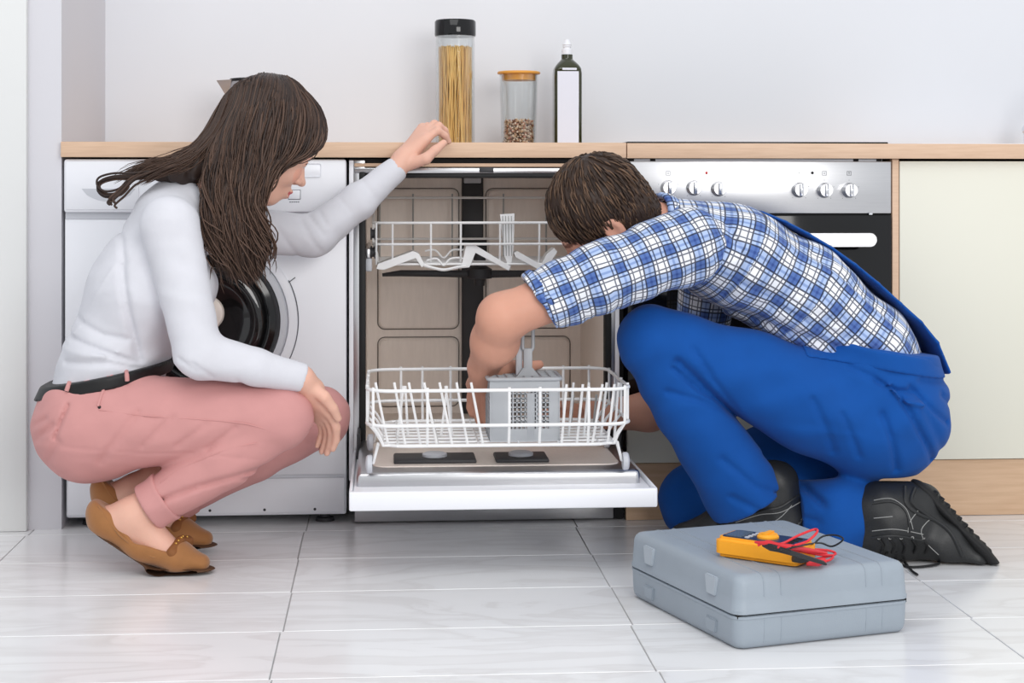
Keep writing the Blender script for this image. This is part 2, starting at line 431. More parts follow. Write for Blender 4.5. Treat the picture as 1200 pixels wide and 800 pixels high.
# toe kick, legs
box('toe_kick', a0 + 0.012, a1 - 0.012, 0.012, 0.03, 0.004, 0.125, M['steel'], dw, r=0.002)
box('plinth_gap', a1 - 0.012, a1 + 0.012, 0.02, 0.04, 0.002, 0.80, M['gap'], dw)
# folded down door: outer white panel below, steel inner liner above
d0 = P(409, 580, -0.535).x; d1 = P(770.5, 580, -0.535).x
DF, DZT, DZB = -0.535, 0.170, 0.132
od = box('door', d0, d1, DF, 0.002, DZB, DZT - 0.012, M['white_enamel'], dw, r=0.004)
box('door_lip', d0, d0 + 0.006, DF, -0.01, DZB + 0.01, DZT, M['white_enamel'], od, r=0.002)
box('door_lip', d1 - 0.006, d1, DF, -0.01, DZB + 0.01, DZT, M['white_enamel'], od, r=0.002)
box('door_front_edge', d0, d1, DF - 0.004, DF + 0.01, DZB, DZT, M['white_enamel'], od, r=0.004)
ln = box('door_liner', t0 - 0.012, t1 + 0.012, DF + 0.085, 0.0, DZT - 0.018, DZT + 0.022, M['steel'], od, r=0.010, seg=3)
box('liner_flange', d0 + 0.008, d1 - 0.008, DF + 0.012, -0.005, DZT - 0.014, DZT - 0.006, M['white_enamel'], od, r=0.002)
bml = bmesh.new(); add_prism(bml, rrect(t0 + 0.02, t1 - 0.02, DF + 0.15, -0.05, 0.03), DZT + 0.021, DZT + 0.024, 'z')
bm_to('liner_tray', bml, M['steel_dull'], ln)
for (x0_, x1_, y0_, y1_) in ((-0.27, -0.10, -0.36, -0.26), (-0.06, 0.05, -0.36, -0.26)):
    ds = box('dispenser', x0_, x1_, y0_, y1_, DZT + 0.022, DZT + 0.032, M['charcoal'], ln, r=0.004)
    lathe('dispenser_cap', [(0.026, 0), (0.026, 0.006), (0.02, 0.009), (0, 0.009)], ((x0_ + x1_) / 2, (y0_ + y1_) / 2, DZT + 0.031), M['grey_plastic'], ds, n=24)
for xx in (d0 + 0.012, d1 - 0.014):
    box('hinge_arm', xx - 0.004, xx + 0.004, -0.10, 0.03, DZT - 0.02, DZT + 0.05, M['charcoal'], od, r=0.003)

# ---- upper rack
UY0, UY1 = 0.035, 0.44
ur = empty('upper_rack', (-0.06, 0.24, 0.58), 'white wire upper rack pushed inside the open dishwasher', 'dish rack')
ux0, ux1 = t0 + 0.018, t1 - 0.018
zt1, zt2 = P(520, 261, UY0).z, P(520, 286, UY0).z
zb_ = 0.585
def loop(z, inset=0.0, y0=UY0, y1=UY1, rr=0.03):
    return [(x, y, z) for x, y in rrect(ux0 + inset, ux1 - inset, y0 + inset, y1 - inset, rr, 4)]
def uarch(z, zback):
    return [(x, y, z + (zback - z) * max(0, (y - UY0) / (UY1 - UY0)) ** 2) for x, y, _ in loop(z)]
tube('rim_wire', uarch(zt1, 0.735), 0.0032, M['rack_white'], ur, n=8, closed=True)
tube('rail_wire', loop(zt2), 0.003, M['rack_white'], ur, n=8, closed=True)
tube('base_wire', loop(zb_, 0.012), 0.003, M['rack_white'], ur, n=8, closed=True)
for xx in (441, 460, 505, 540, 586, 632, 677, 705):
    px = P(xx, 270, UY0).x
    top = zt1 if xx not in (460, 505, 632) else zt1 + 0.0
    tube('front_upright', [(px, UY0, top), (px, UY0, zt2), (px, UY0 + 0.004, zb_ + 0.02), (px, UY0 + 0.02, zb_)], 0.0026, M['rack_white'], ur, n=6)
for xx in (445, 484, 530, 590, 640, 690):
    px = P(xx, 250, UY1).x
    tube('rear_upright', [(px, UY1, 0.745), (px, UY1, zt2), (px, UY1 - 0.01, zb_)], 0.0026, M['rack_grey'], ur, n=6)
for k in range(9):
    yy = UY0 + 0.03 + k * (UY1 - UY0 - 0.06) / 8
    tube('floor_wire', [(ux0 + 0.012, yy, zb_), (ux0 + 0.10, yy, zb_ + 0.0), (ux1 - 0.10, yy, zb_), (ux1 - 0.012, yy, zb_)], 0.0022, M['rack_white'], ur, n=6)
for yy in (0.12, 0.24, 0.36):
    for xx in (ux0, ux1):
        tube('side_upright', [(xx, yy, zt1 + (0.735 - zt1) * ((yy - UY0) / (UY1 - UY0)) ** 2), (xx, yy, zt2), (xx + (0.012 if xx < 0 else -0.012), yy, zb_)], 0.0024, M['rack_white'], ur, n=6)
# white plastic cup shelves and the bent wire holders between them
def cup_part(name, quad, y0, y1):
    poly = [(P(x, y, UY0 + 0.012).x, P(x, y, UY0 + 0.012).z) for x, y in quad]
    o = prism(name, poly, UY0 + y0, UY0 + y1, M['rack_white'], ur, r=0.0006)
    return o
cup_part('cup_shelf', [(441, 315), (443, 309), (484, 294), (491, 297), (498, 311), (494, 313), (487, 302), (450, 316)], 0.005, 0.10)
cup_part('cup_shelf', [(540, 314), (546, 288), (557, 287), (598, 312), (596, 317), (557, 296), (550, 313)], 0.005, 0.09)
fl = cup_part('cup_flap', [(586, 251), (603, 250), (602, 292), (598, 316), (591, 300)], 0.012, 0.017)
for k in range(4):
    p0, p1 = P(589.5 + 3.4 * k, 253, UY0), P(590.5 + 3.2 * k, 300, UY0)
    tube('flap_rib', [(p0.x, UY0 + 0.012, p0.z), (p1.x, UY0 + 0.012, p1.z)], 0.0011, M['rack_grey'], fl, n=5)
cup_part('cup_shelf', [(602, 296), (606, 294), (634, 310), (640, 298), (649, 290), (653, 295), (640, 314), (633, 317), (604, 301)], 0.005, 0.06)
def pxl(pts, Y): return [tuple(P(x, y, Y)) for x, y in pts]
tube('bent_wire', spline(pxl([(500, 305), (512, 303), (520, 311), (528, 303), (543, 303), (546, 312)], UY0 + 0.01), 5), 0.0024, M['rack_white'], ur, n=6)
tube('bent_wire', spline(pxl([(498, 294), (510, 293), (520, 302), (530, 293), (546, 293)], UY0 + 0.05), 5), 0.0024, M['rack_white'], ur, n=6)
tube('bent_wire', spline(pxl([(497, 311), (505, 313), (520, 316), (536, 313), (546, 312)], UY0 + 0.0), 5), 0.0036, M['rack_white'], ur, n=6)

# ---- lower rack rolled out over the door
LF, LB = -0.525, -0.125
lx0, lx1 = P(430, 458, LF).x, P(740.5, 458, LF).x
lr = empty('lower_rack', ((lx0 + lx1) / 2, (LF + LB) / 2, 0.25), 'white wire lower rack rolled out over the open dishwasher door', 'dish rack')
lzt, lzm, lzb = P(600, 457, LF).z, P(600, 498, LF).z, P(600, 523, LF).z
def lloop(z, ins, rr=0.05):
    return [(x, y, z) for x, y in rrect(lx0 + ins, lx1 - ins, LF + ins * 0.6, LB - ins * 0.6, rr, 6)]
tube('rim_wire', lloop(lzt, 0), 0.0036, M['rack_white'], lr, closed=True)
tube('rail_wire', lloop(lzm, 0), 0.0036, M['rack_white'], lr, closed=True)
tube('base_wire', lloop(lzb, 0.03), 0.0034, M['rack_white'], lr, closed=True)
def upright(x, y, dx, dy):
    tube('upright', [(x, y, lzt + 0.006), (x, y, lzm), (x + dx * 0.6, y + dy * 0.6, (lzm + lzb) / 2), (x + dx, y + dy, lzb)], 0.0030, M['rack_white'], lr, n=6)
for xx in (501, 597, 633, 690):
    upright(P(xx, 470, LF).x, LF, 0, 0.018)
for xx in (470, 495, 528, 660, 690):
    upright(P(xx, 440, LB).x, LB, 0, -0.018)
for k in range(4):
    yy = LF + 0.06 + k * (LB - LF - 0.12) / 3
    upright(lx0, yy, 0.03, 0); upright(lx1, yy, -0.03, 0)
for xx, yy in ((lx0 + 0.012, LF + 0.014), (lx1 - 0.012, LF + 0.014)):
    upright(xx, yy, 0.02 if xx < 0 else -0.02, 0.012)
for k in range(9):
    yy = LF + 0.03 + k * (LB - LF - 0.06) / 8
    tube('floor_wire', [(lx0 + 0.03, yy, lzb), (lx1 - 0.03, yy, lzb)], 0.0026, M['rack_white'], lr, n=6)
for k in range(6):
    xx = lx0 + 0.06 + k * (lx1 - lx0 - 0.12) / 5
    tube('floor_wire', [(xx, LF + 0.018, lzb), (xx, LB - 0.018, lzb)], 0.0026, M['rack_white'], lr, n=6)
# leaning plate tines, two rows left and two rows right of the cutlery basket
def tine(x0, y0, x1, y1, Y, m='rack_white'):
    a, b = P(x0, y0, Y), P(x1, y1, Y)
    tube('tine', [tuple(a), tuple((a * 0.25 + b * 0.75)), tuple(b)], 0.0028, M[m], lr, n=6)
for x0, x1 in ((455, 440), (475, 462), (493, 479), (512, 497), (530, 515), (548, 535), (566, 552)):
    tine(x0, 521, x1, 448, LF + 0.05)
for x0, x1 in ((466, 473), (517, 524), (478, 475), (530, 522)):
    tine(x0, 510, x1, 452, LF + 0.14)
for x0, x1 in ((658, 664), (676, 683), (694, 706), (712, 720)):
    tine(x0, 520, x1, 450, LF + 0.05)
for x0, x1 in ((666, 672), (684, 690), (704, 711), (720, 725)):
    tine(x0, 512, x1, 448, LF + 0.12)
for k in range(7):
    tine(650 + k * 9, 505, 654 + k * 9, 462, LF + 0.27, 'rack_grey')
for xx in (lx0 + 0.022, lx1 - 0.022):
    for yy in (LF + 0.06, LB - 0.05):
        bmw = bmesh.new()
        add_lathe(bmw, [(0.0, 0), (0.017, 0), (0.018, 0.003), (0.018, 0.009), (0.015, 0.012), (0.006, 0.014), (0, 0.014)], (0, 0, 0), 'z', 24)
        s = -1 if xx < 0 else 1
        bmw.transform(Matrix.Translation((xx + s * 0.012, yy, 0.212)) @ Matrix.Rotation(s * math.pi / 2, 4, 'Y'))
        wh = autosmooth(bm_to('wheel', bmw, M['grey_plastic'], lr))
        tube('axle_bracket', [(xx, yy - 0.012, lzb), (xx + s * 0.01, yy, 0.214), (xx, yy + 0.012, lzb)], 0.0028, M['rack_white'], lr, n=6)

# ---- cutlery basket
CY = LF + 0.06
cx0, cx1 = P(574, 450, CY).x, P(656, 450, CY).x
cz0, cz1 = lzb + 0.004, P(600, 443, CY).z
cb = empty('cutlery_basket', ((cx0 + cx1) / 2, CY + 0.06, cz0), 'grey plastic cutlery basket with upright handle in the lower rack', 'cutlery basket')
CD = 0.125
def grid_wall(o, u, w, h, nu, nv, th, n, x_from=0.0):
    """open lattice wall from origin o along u (width w) and up (height h)"""
    bmw = bmesh.new()
    U, Nn = Vector(u), Vector(n)
    def bar(a, b, c, d):
        pts = [Vector(o) + U * x + Vector((0, 0, z)) + Nn * t for t in (0, th) for x, z in ((a, c), (b, c), (b, d), (a, d))]
        vs = [bmw.verts.new(q) for q in pts]
        for f in ((0, 1, 2, 3), (7, 6, 5, 4), (0, 4, 5, 1), (1, 5, 6, 2), (2, 6, 7, 3), (3, 7, 4, 0)): bmw.faces.new([vs[i] for i in f])
    for i in range(nu + 1):
        c = w * i / nu; bar(c - 0.0012, c + 0.0012, 0, h)
    for j in range(nv + 1):
        c = h * j / nv; bar(0, w, c - 0.0012, c + 0.0012)
    bmesh.ops.recalc_face_normals(bmw, faces=bmw.faces)
    return bmw
W_ = cx1 - cx0; H_ = cz1 - cz0
mid = (cx0 + cx1) / 2
box('front_wall', cx0, cx0 + 0.040, CY, CY + 0.0035, cz0, cz1 - 0.01, M['basket_grey'], cb, r=0.0015)
box('front_wall', cx1 - 0.022, cx1, CY, CY + 0.0035, cz0, cz1 - 0.01, M['basket_grey'], cb, r=0.0015)
box('front_wall', mid + 0.004, mid + 0.020, CY - 0.001, CY + 0.0035, cz0, cz1 - 0.03, M['basket_grey'], cb, r=0.0015)
box('front_wall', cx0, cx1, CY - 0.0006, CY + 0.0028, cz1 - 0.022, cz1 - 0.004, M['basket_grey'], cb, r=0.0015)
box('front_wall', cx0, cx1, CY - 0.0006, CY + 0.0028, cz0 - 0.001, cz0 + 0.022, M['basket_grey'], cb, r=0.0015)
bm_to('lattice_wall', grid_wall((cx0 + 0.038, CY + 0.0005, cz0 + 0.02), (1, 0, 0), W_ - 0.058, H_ - 0.042, 10, 9, 0.0025, (0, 1, 0)), M['basket_grey'], cb)
bm_to('lattice_wall', grid_wall((cx0, CY + CD, cz0), (1, 0, 0), W_, H_ - 0.01, 14, 12, 0.0025, (0, -1, 0)), M['basket_grey'], cb)
bm_to('lattice_wall', grid_wall((cx0, CY, cz0), (0, 1, 0), CD, H_ - 0.01, 11, 11, 0.0025, (1, 0, 0)), M['basket_grey'], cb)
bm_to('lattice_wall', grid_wall((cx1, CY, cz0), (0, 1, 0), CD, H_ - 0.01, 11, 11, 0.0025, (-1, 0, 0)), M['basket_grey'], cb)
box('basket_floor', cx0, cx1, CY, CY + CD, cz0 - 0.003, cz0, M['basket_grey'], cb)
tube('rim', [(x, y, cz1 - 0.002) for x, y in rrect(cx0 - 0.003, cx1 + 0.003, CY - 0.003, CY + CD + 0.003, 0.012, 4)], 0.0042, M['basket_grey'], cb, closed=True)
bmg = bmesh.new()
for k in range(9): add_box(bmg, cx0 + W_ * k / 8 - 0.0012, cx0 + W_ * k / 8 + 0.0012, CY, CY + CD, cz1 - 0.004, cz1 + 0.001)
for k in range(6): add_box(bmg, cx0, cx1, CY + CD * k / 5 - 0.0012, CY + CD * k / 5 + 0.0012, cz1 - 0.004, cz1 + 0.001)
bm_to('slotted_lid', bmg, M['basket_grey'], cb)
for j in (1, 2): box('divider', cx0 + W_ * j / 3 - 0.001, cx0 + W_ * j / 3 + 0.001, CY, CY + CD, cz0, cz1 - 0.006, M['basket_grey'], cb)
# handle: tall flat stem with slotted loop at its top, doubled plate behind
hx = P(618.5, 400, CY + 0.04).x; hz1 = P(618, 379, CY + 0.04).z; hw = 0.0105
HY = CY + 0.04
box('handle_stem', hx - hw * 0.85, hx + hw * 0.85, HY - 0.005, HY + 0.005, cz1 - 0.004, hz1 - 0.05, M['basket_grey'], cb, r=0.002)
tube('handle_loop', [(x, HY, z) for x, z in rrect(hx - hw, hx + hw, hz1 - 0.056, hz1, 0.0095, 6)], 0.0036, M['basket_grey'], cb, closed=True)
prism('handle_foot', [(hx - 0.024, cz1 - 0.002), (hx + 0.024, cz1 - 0.002), (hx + 0.010, cz1 + 0.016), (hx - 0.010, cz1 + 0.016)], HY - 0.006, HY + 0.006, M['basket_grey'], cb)
box('handle_plate', hx - 0.024, hx - 0.010, HY + 0.004, HY + 0.010, cz1 - 0.002, hz1 - 0.006, M['grey_plastic'], cb, r=0.003)

# ================================================================== OVEN
o0, o1 = 0.2635, 0.876
ov = empty('oven', ((o0 + o1) / 2, 0.25, 0.28), 'built-in oven with steel control panel and black glass door behind the kneeling man', 'oven')
pz0, pz1 = P(1000, 250, -0.004).z, P(1000, 189, -0.004).z
box('carcass', o0 + 0.003, o1 - 0.003, 0.016, 0.55, 0.275, 0.815, M['charcoal'], ov)
pan = box('control_panel', o0, o1, -0.006, 0.016, pz0, pz1, M['steel'], ov, r=0.002)
box('mounting_rail', o0 + 0.01, o1 - 0.02, 0.0, 0.02, pz1, pz1 + 0.005, M['grey_plastic'], ov)
for xx in (740, 765, 1003, 1030):
    p = P(xx, 187, 0); box('rail_clip', p.x - 0.006, p.x + 0.006, -0.001, 0.004, pz1, pz1 + 0.006, M['gap'], ov)
box('top_gap', o0, o1, 0.004, 0.3, pz1 + 0.004, 0.8262, M['gap'], ov)
for i, (xx, yy) in enumerate(((783, 220), (813, 220), (842, 221), (936.5, 222.5), (966, 223), (995, 223))):
    p = P(xx, yy, -0.006)
    k_ = lathe('knob', [(0.0175, 0), (0.0175, 0.004), (0.0165, 0.006), (0.0155, 0.020), (0.0145, 0.0225), (0, 0.0228)], (p.x, -0.006, p.z), M['steel'], pan, axis='y', n=36)
    box('knob_grip', p.x - 0.0042, p.x + 0.0042, -0.0345, -0.026, p.z - 0.0140, p.z + 0.0140, M['chrome'], k_, r=0.002)
    box('pointer', p.x - 0.0006, p.x + 0.0006, -0.0352, -0.034, p.z + 0.003, p.z + 0.0130, M['ink'], k_)
    q = P(xx, 203, -0.006)
    bmi = bmesh.new()
    s = 0.0050; w = 0.0010
    for (xa, xb, za_, zb2) in ((-s, s, s - w, s), (-s, s, -s, -s + w), (-s, -s + w, -s, s), (s - w, s, -s, s)):
        add_box(bmi, q.x + xa, q.x + xb, -0.0064, -0.0058, q.z + za_, q.z + zb2)
    if i % 2 == 0: add_box(bmi, q.x - 0.002, q.x + 0.002, -0.0064, -0.0058, q.z - 0.0015, q.z - 0.0005)
    if i != 2: add_box(bmi, q.x - 0.002, q.x + 0.002, -0.0064, -0.0058, q.z + 0.001, q.z + 0.002)
    if i in (1, 3, 5): add_box(bmi, q.x - 0.0005, q.x + 0.0005, -0.0064, -0.0058, q.z - 0.003, q.z + 0.003)
    for ang in range(-140, 141, 70):
        c_, s_ = math.sin(math.radians(ang)), math.cos(math.radians(ang))
        add_box(bmi, p.x + 0.0235 * c_ - 0.0007, p.x + 0.0235 * c_ + 0.0007, -0.0064, -0.0058, p.z + 0.0235 * s_ - 0.0007, p.z + 0.0235 * s_ + 0.0007)
    bm_to('printed_symbol', bmi, M['ink'], pan)
for xx, mm in ((828, 'red_dot'), (952, 'black')):
    p = P(xx, 202.5, -0.006)
    lathe('indicator', [(0.0036, 0), (0.0032, 0.0015), (0, 0.002)], (p.x, -0.006, p.z), M[mm], pan, axis='y', n=16)
od_ = box('oven_door', o0, o1, -0.008, 0.016, 0.282, pz0 - 0.004, M['glossy_black'], ov, r=0.002)
box('door_gap', o0, o1, 0.0, 0.016, pz0 - 0.005, pz0 + 0.001, M['gap'], ov)
p = P(1002, 281, -0.045)
hz = p.z
hb = bmesh.new()
pts = [(o0 + 0.05, -0.05, hz), (p.x + 0.020, -0.05, hz)]
add_prism(hb, rrect(o0 + 0.045, P(1027, 281, -0.05).x, hz - 0.0155, hz + 0.0155, 0.0150, 8), -0.058, -0.042, 'y')
bmesh.ops.bevel(hb, geom=[e for e in hb.edges if len(e.link_faces) == 2 and e.calc_face_angle(0) > 1.2], offset=0.004, segments=2, affect='EDGES')
hd = autosmooth(bm_to('handle', hb, M['steel'], od_))
for xx in (o0 + 0.07, o1 - 0.07):
    box('handle_post', xx - 0.008, xx + 0.008, -0.044, -0.006, hz - 0.009, hz + 0.009, M['charcoal'], hd, r=0.002)
prism('inner_window', rrect(o0 + 0.09, o1 - 0.09, 0.34, 0.60, 0.01), -0.0088, -0.0078, M['smoke_glass'], od_)
p = P(1020, 251, -0.006); box('door_stop', p.x - 0.004, p.x + 0.004, -0.009, 0, pz0 - 0.003, pz0 + 0.001, M['chrome'], ov)
dwr = empty('warming_drawer', ((o0 + o1) / 2, 0.2, 0.13), 'cream drawer front below the oven behind the kneeling man', 'drawer')
box('drawer_front', o0, o1, -0.002, 0.016, 0.132, 0.276, M['cream'], dwr, r=0.0015)
box('drawer_box', o0 + 0.02, o1 - 0.02, 0.016, 0.5, 0.14, 0.25, M['cream'], dwr)
# hob above the oven
h0, h1 = P(735, 168, 0.03).x, P(1041, 168, 0.03).x
hob = empty('hob', ((h0 + h1) / 2, 0.27, 0.861), 'thin black glass hob set on the worktop above the oven', 'hob')
box('hob_glass', h0, h1, 0.03, 0.53, 0.8612, 0.8665, M['glossy_black'], hob, r=0.002)
for cx_, cy_, rr_ in ((0.40, 0.16, 0.075), (0.72, 0.16, 0.095), (0.40, 0.40, 0.095), (0.72, 0.40, 0.075)):
    lathe('cooking_zone', [(rr_, 0), (rr_, 0.0004), (rr_ - 0.002, 0.0004), (rr_ - 0.002, 0)], (cx_, cy_, 0.8665), M['ink'], hob, n=40)

# ================================================================== CUPBOARD ON THE RIGHT
c0, c1 = 0.8795, 1.93
cu = empty('base_cupboard', ((c0 + c1) / 2, 0.28, 0), 'cream base cupboard with oak edge at the right of the oven', 'cupboard')
box('side_board', c0, c0 + 0.0155, -0.003, 0.55, 0.130, 0.8265, M['oak'], cu, r=0.001)
box('carcass', c0 + 0.016, c1, 0.016, 0.55, 0.13, 0.82, M['cream'], cu)
box('door', c0 + 0.0175, 1.515, -0.003, 0.016, 0.132, 0.8215, M['cream'], cu, r=0.0015)
box('door', 1.518, c1, -0.003, 0.016, 0.132, 0.8215, M['cream'], cu, r=0.0015)
pl = box('plinth_board', 0.262, c1, 0.006, 0.022, 0.001, 0.1295, M['oak_dark']); tag(pl, 'oak plinth board running along the floor below oven and cupboard', 'plinth')

# ================================================================== THINGS ON THE WORKTOP
def glassmat(name, col, rough=0.02):
    m = bpy.data.materials.new(name); m.use_nodes = True
    nt = m.node_tree; N = nt.nodes; L = nt.links
    for n in list(N): N.remove(n)
    out = N.new('ShaderNodeOutputMaterial')
    tr_ = N.new('ShaderNodeBsdfTransparent'); tr_.inputs[0].default_value = col
    gl = N.new('ShaderNodeBsdfGlossy'); gl.inputs['Roughness'].default_value = rough
    fr = N.new('ShaderNodeLayerWeight'); fr.inputs[0].default_value = 0.16
    nz = N.new('ShaderNodeTexNoise'); nz.inputs['Scale'].default_value = 8
    bp = N.new('ShaderNodeBump'); bp.inputs['Strength'].default_value = 0.02; L.new(nz.outputs['Fac'], bp.inputs['Height'])
    mx = N.new('ShaderNodeMixShader'); L.new(fr.outputs['Facing'], mx.inputs[0]); L.new(tr_.outputs[0], mx.inputs[1]); L.new(gl.outputs[0], mx.inputs[2])
    L.new(mx.outputs[0], out.inputs[0])
    return m
M['glass'] = glassmat('clear_jar_glass', (0.95, 0.96, 0.96, 1))
M['pasta'] = mat('dry_pasta', srgb(232, 184, 104), 0.5, var=0.1, scale=30)
M['pasta2'] = mat('dry_pasta_pale', srgb(240, 200, 126), 0.5, var=0.1, scale=30)
M['bamboo'] = mat('orange_lid', srgb(226, 160, 72), 0.4, var=0.05, scale=20)
M['olive_glass'] = mat('olive_green_glass', srgb(44, 46, 14), 0.05, var=0.1, scale=12, coat=0.5)
M['dark_oil'] = mat('dark_bottle_side', srgb(30, 30, 20), 0.06, var=0.1, coat=0.5)
M['paper'] = mat('white_label_paper', srgb(222, 224, 235), 0.7, var=0.01)
CT = 0.8622
# pasta jar
JY = 0.40
p = P(533.5, 100, JY); jx = p.x
jz = P(533, 24, JY).z; jl = P(533, 41, JY).z
R_ = (P(556, 100, JY).x - P(510.5, 100, JY).x) / 2
jar = empty('pasta_jar', (jx, JY, CT), 'tall clear glass jar of spaghetti with a black lid', 'jar')
lathe('glass', [(0, CT + 0.003), (R_ - 0.004, CT + 0.003), (R_, CT + 0.01), (R_, jl - 0.02), (R_ - 0.001, jl), (R_ - 0.004, jl), (R_ - 0.004, CT + 0.008), (0, CT + 0.006)], (jx, JY, 0), M['glass'], jar, n=48)
lathe('lid', [(0, jl - 0.004), (R_ + 0.002, jl - 0.004), (R_ + 0.003, jl), (R_ + 0.003, jz - 0.004), (R_, jz), (0, jz)], (jx, JY, 0), M['glossy_black'], jar, n=48)
top_p = P(533, 55, JY).z
bmA, bmB = bmesh.new(), bmesh.new()
for k in range(560):
    a = random.random() * 6.283; r1 = (R_ - 0.0075) * math.sqrt(random.random())
    a2 = a + random.gauss(0, 0.45); r2 = min(R_ - 0.0075, max(0.0, r1 + random.gauss(0, 0.008)))
    zt = top_p + random.uniform(-0.008, 0.002)
    add_tube(bmA if k % 2 else bmB, [(jx + r1 * math.cos(a), JY + r1 * math.sin(a), CT + 0.009), (jx + r2 * math.cos(a2), JY + r2 * math.sin(a2), zt)], 0.0014, 5)
so = bm_to('spaghetti', bmA, M['pasta'], jar); so['kind'] = 'stuff'
so = bm_to('spaghetti', bmB, M['pasta2'], jar); so['kind'] = 'stuff'
# nut jar
NY = 0.42
nx = P(608, 120, NY).x; nr = (P(631, 120, NY).x - P(586, 120, NY).x) / 2
nz1 = P(608, 84, NY).z; nb = P(608, 140, NY).z
nj = empty('muesli_jar', (nx, NY, CT), 'short clear glass jar half full of speckled grains with an orange lid', 'jar')
lathe('glass', [(0, CT + 0.002), (nr * 0.86, CT + 0.002), (nr * 0.9, CT + 0.008), (nr, nz1 - 0.006), (nr - 0.0035, nz1 - 0.006), (nr * 0.9 - 0.004, CT + 0.009), (0, CT + 0.007)], (nx, NY, 0), M['glass'], nj, n=48)
lathe('lid', [(0, nz1 - 0.022), (nr - 0.006, nz1 - 0.022), (nr - 0.006, nz1 - 0.008), (nr + 0.005, nz1 - 0.006), (nr + 0.006, nz1 - 0.003), (nr + 0.004, nz1), (0, nz1 + 0.001)], (nx, NY, 0), M['bamboo'], nj, n=48)
gm = [mat('grain_tan', srgb(205, 170, 138), 0.6, var=0.1), mat('grain_pale', srgb(226, 206, 186), 0.6, var=0.1), mat('grain_brown', srgb(120, 82, 60), 0.6, var=0.1), mat('grain_rose', srgb(196, 140, 120), 0.6, var=0.1)]
bms = [bmesh.new() for _ in gm]
for k in range(900):
    a = random.random() * 6.283; rr_ = (nr * 0.9 - 0.008) * (1 - random.random() ** 2.2 * 0.95); z_ = CT + 0.011 + random.random() * (nb - CT - 0.012)
    b_ = bms[random.choice((0, 0, 1, 1, 1, 2, 3))]
    g = bmesh.ops.create_icosphere(b_, subdivisions=1, radius=1.0)
    Mx = Matrix.Translation((nx + rr_ * math.cos(a), NY + rr_ * math.sin(a), z_)) @ Matrix.Rotation(random.random() * 6, 4, Vector((random.gauss(0, 1), random.gauss(0, 1), random.gauss(0, 1))).normalized()) @ Matrix.Diagonal((random.uniform(.003, .0048), random.uniform(.0025, .0035), random.uniform(.002, .003), 1))
    bmesh.ops.transform(b_, matrix=Mx, verts=g['verts'])
for b_, m_ in zip(bms, gm):
    so = bm_to('grains', b_, m_, nj); so['kind'] = 'stuff'
# oil bottle: square shouldered, clear pourer neck
BY = 0.42
bx = P(664.5, 120, BY).x; bw = (P(680.5, 120, BY).x - P(648.5, 120, BY).x) / 2
zsh = P(664, 84, BY).z; znk = P(664, 64, BY).z; ztp = P(664, 46, BY).z
bt = empty('oil_bottle', (bx, BY, CT), 'square dark green oil bottle with blank white label and clear pourer', 'bottle')
def sq_loft(name, secs, m, parent):
    bmq = bmesh.new(); rings = []
    for hw_, rr_, z_ in secs:
        rings.append([bmq.verts.new((bx + x, BY + y, z_)) for x, y in rrect(-hw_, hw_, -hw_, hw_, min(rr_, hw_ * 0.999), 5)])
    n_ = len(rings[0])
    bmq.faces.new(rings[0][::-1]); bmq.faces.new(rings[-1])
    for a_, b_ in zip(rings, rings[1:]):
        for j in range(n_): bmq.faces.new((a_[j], a_[(j + 1) % n_], b_[(j + 1) % n_], b_[j]))
    return autosmooth(bm_to(name, bmq, m, parent), 50)
nk = 0.0145
secs = [(bw * 0.95, 0.008, CT + 0.0005), (bw, 0.009, CT + 0.006), (bw, 0.009, zsh - 0.006), (bw * 0.97, 0.012, zsh + 0.004)]
for t in np.linspace(0.15, 1, 7):
    s_ = math.cos(t * math.pi / 2)
    secs.append((nk + (bw - nk) * s_, 0.012 + 0.003 * t, zsh + (znk - zsh) * t * 0.72))
secs += [(nk, nk, zsh + (znk - zsh) * 0.8), (nk, nk, znk)]
sq_loft('bottle_glass', secs, M['olive_glass'], bt)
box('label', bx - bw * 0.80, bx + bw * 0.74, BY - bw - 0.0012, BY - bw + 0.0006, CT + 0.001, P(664, 84.5, BY).z, M['paper'], bt)
prism('label_window', rrect(bx - bw * 0.45, bx + bw * 0.6, P(664, 83, BY).z, P(664, 80.5, BY).z, 0.002), BY - bw - 0.0012, BY - bw + 0.0006, M['paper'], bt)
lathe('pourer', [(0, znk - 0.001), (0.013, znk - 0.001), (0.013, znk + 0.012), (0.010, znk + 0.014), (0.0095, znk + 0.018), (0.0115, znk + 0.02), (0.0095, znk + 0.022), (0.0115, znk + 0.025), (0.009, znk + 0.028), (0.006, ztp - 0.001), (0, ztp)], (bx, BY, 0), M['white_plastic'], bt, n=24)
# kettle half hidden by the woman's hair
KY = 0.36
kx = P(292, 100, KY).x; kz = P(292, 91, KY).z
ke = empty('kettle', (kx, KY, CT), 'steel kettle with pointed spout behind the woman\'s head', 'kettle')
kr0, kr1 = 0.062, 0.046
lathe('kettle_body', [(0, CT + 0.02), (kr0 + 0.002, CT + 0.02), (kr0, CT + 0.03), (kr1, kz - 0.008), (0, kz - 0.008)], (kx, KY, 0), M['steel'], ke, n=48)
lathe('kettle_base', [(0, CT + 0.0005), (kr0 + 0.006, CT + 0.0005), (kr0 + 0.006, CT + 0.014), (kr0, CT + 0.02), (0, CT + 0.02)], (kx, KY, 0), M['charcoal'], ke, n=48)
lathe('kettle_lid', [(0, kz - 0.01), (kr1 + 0.002, kz - 0.01), (kr1 + 0.001, kz - 0.003), (0.03, kz), (0, kz + 0.001)], (kx, KY, 0), M['glossy_black'], ke, n=48)
bmk = bmesh.new()
s0 = P(253.5, 94, KY); s1 = P(259, 110, KY)
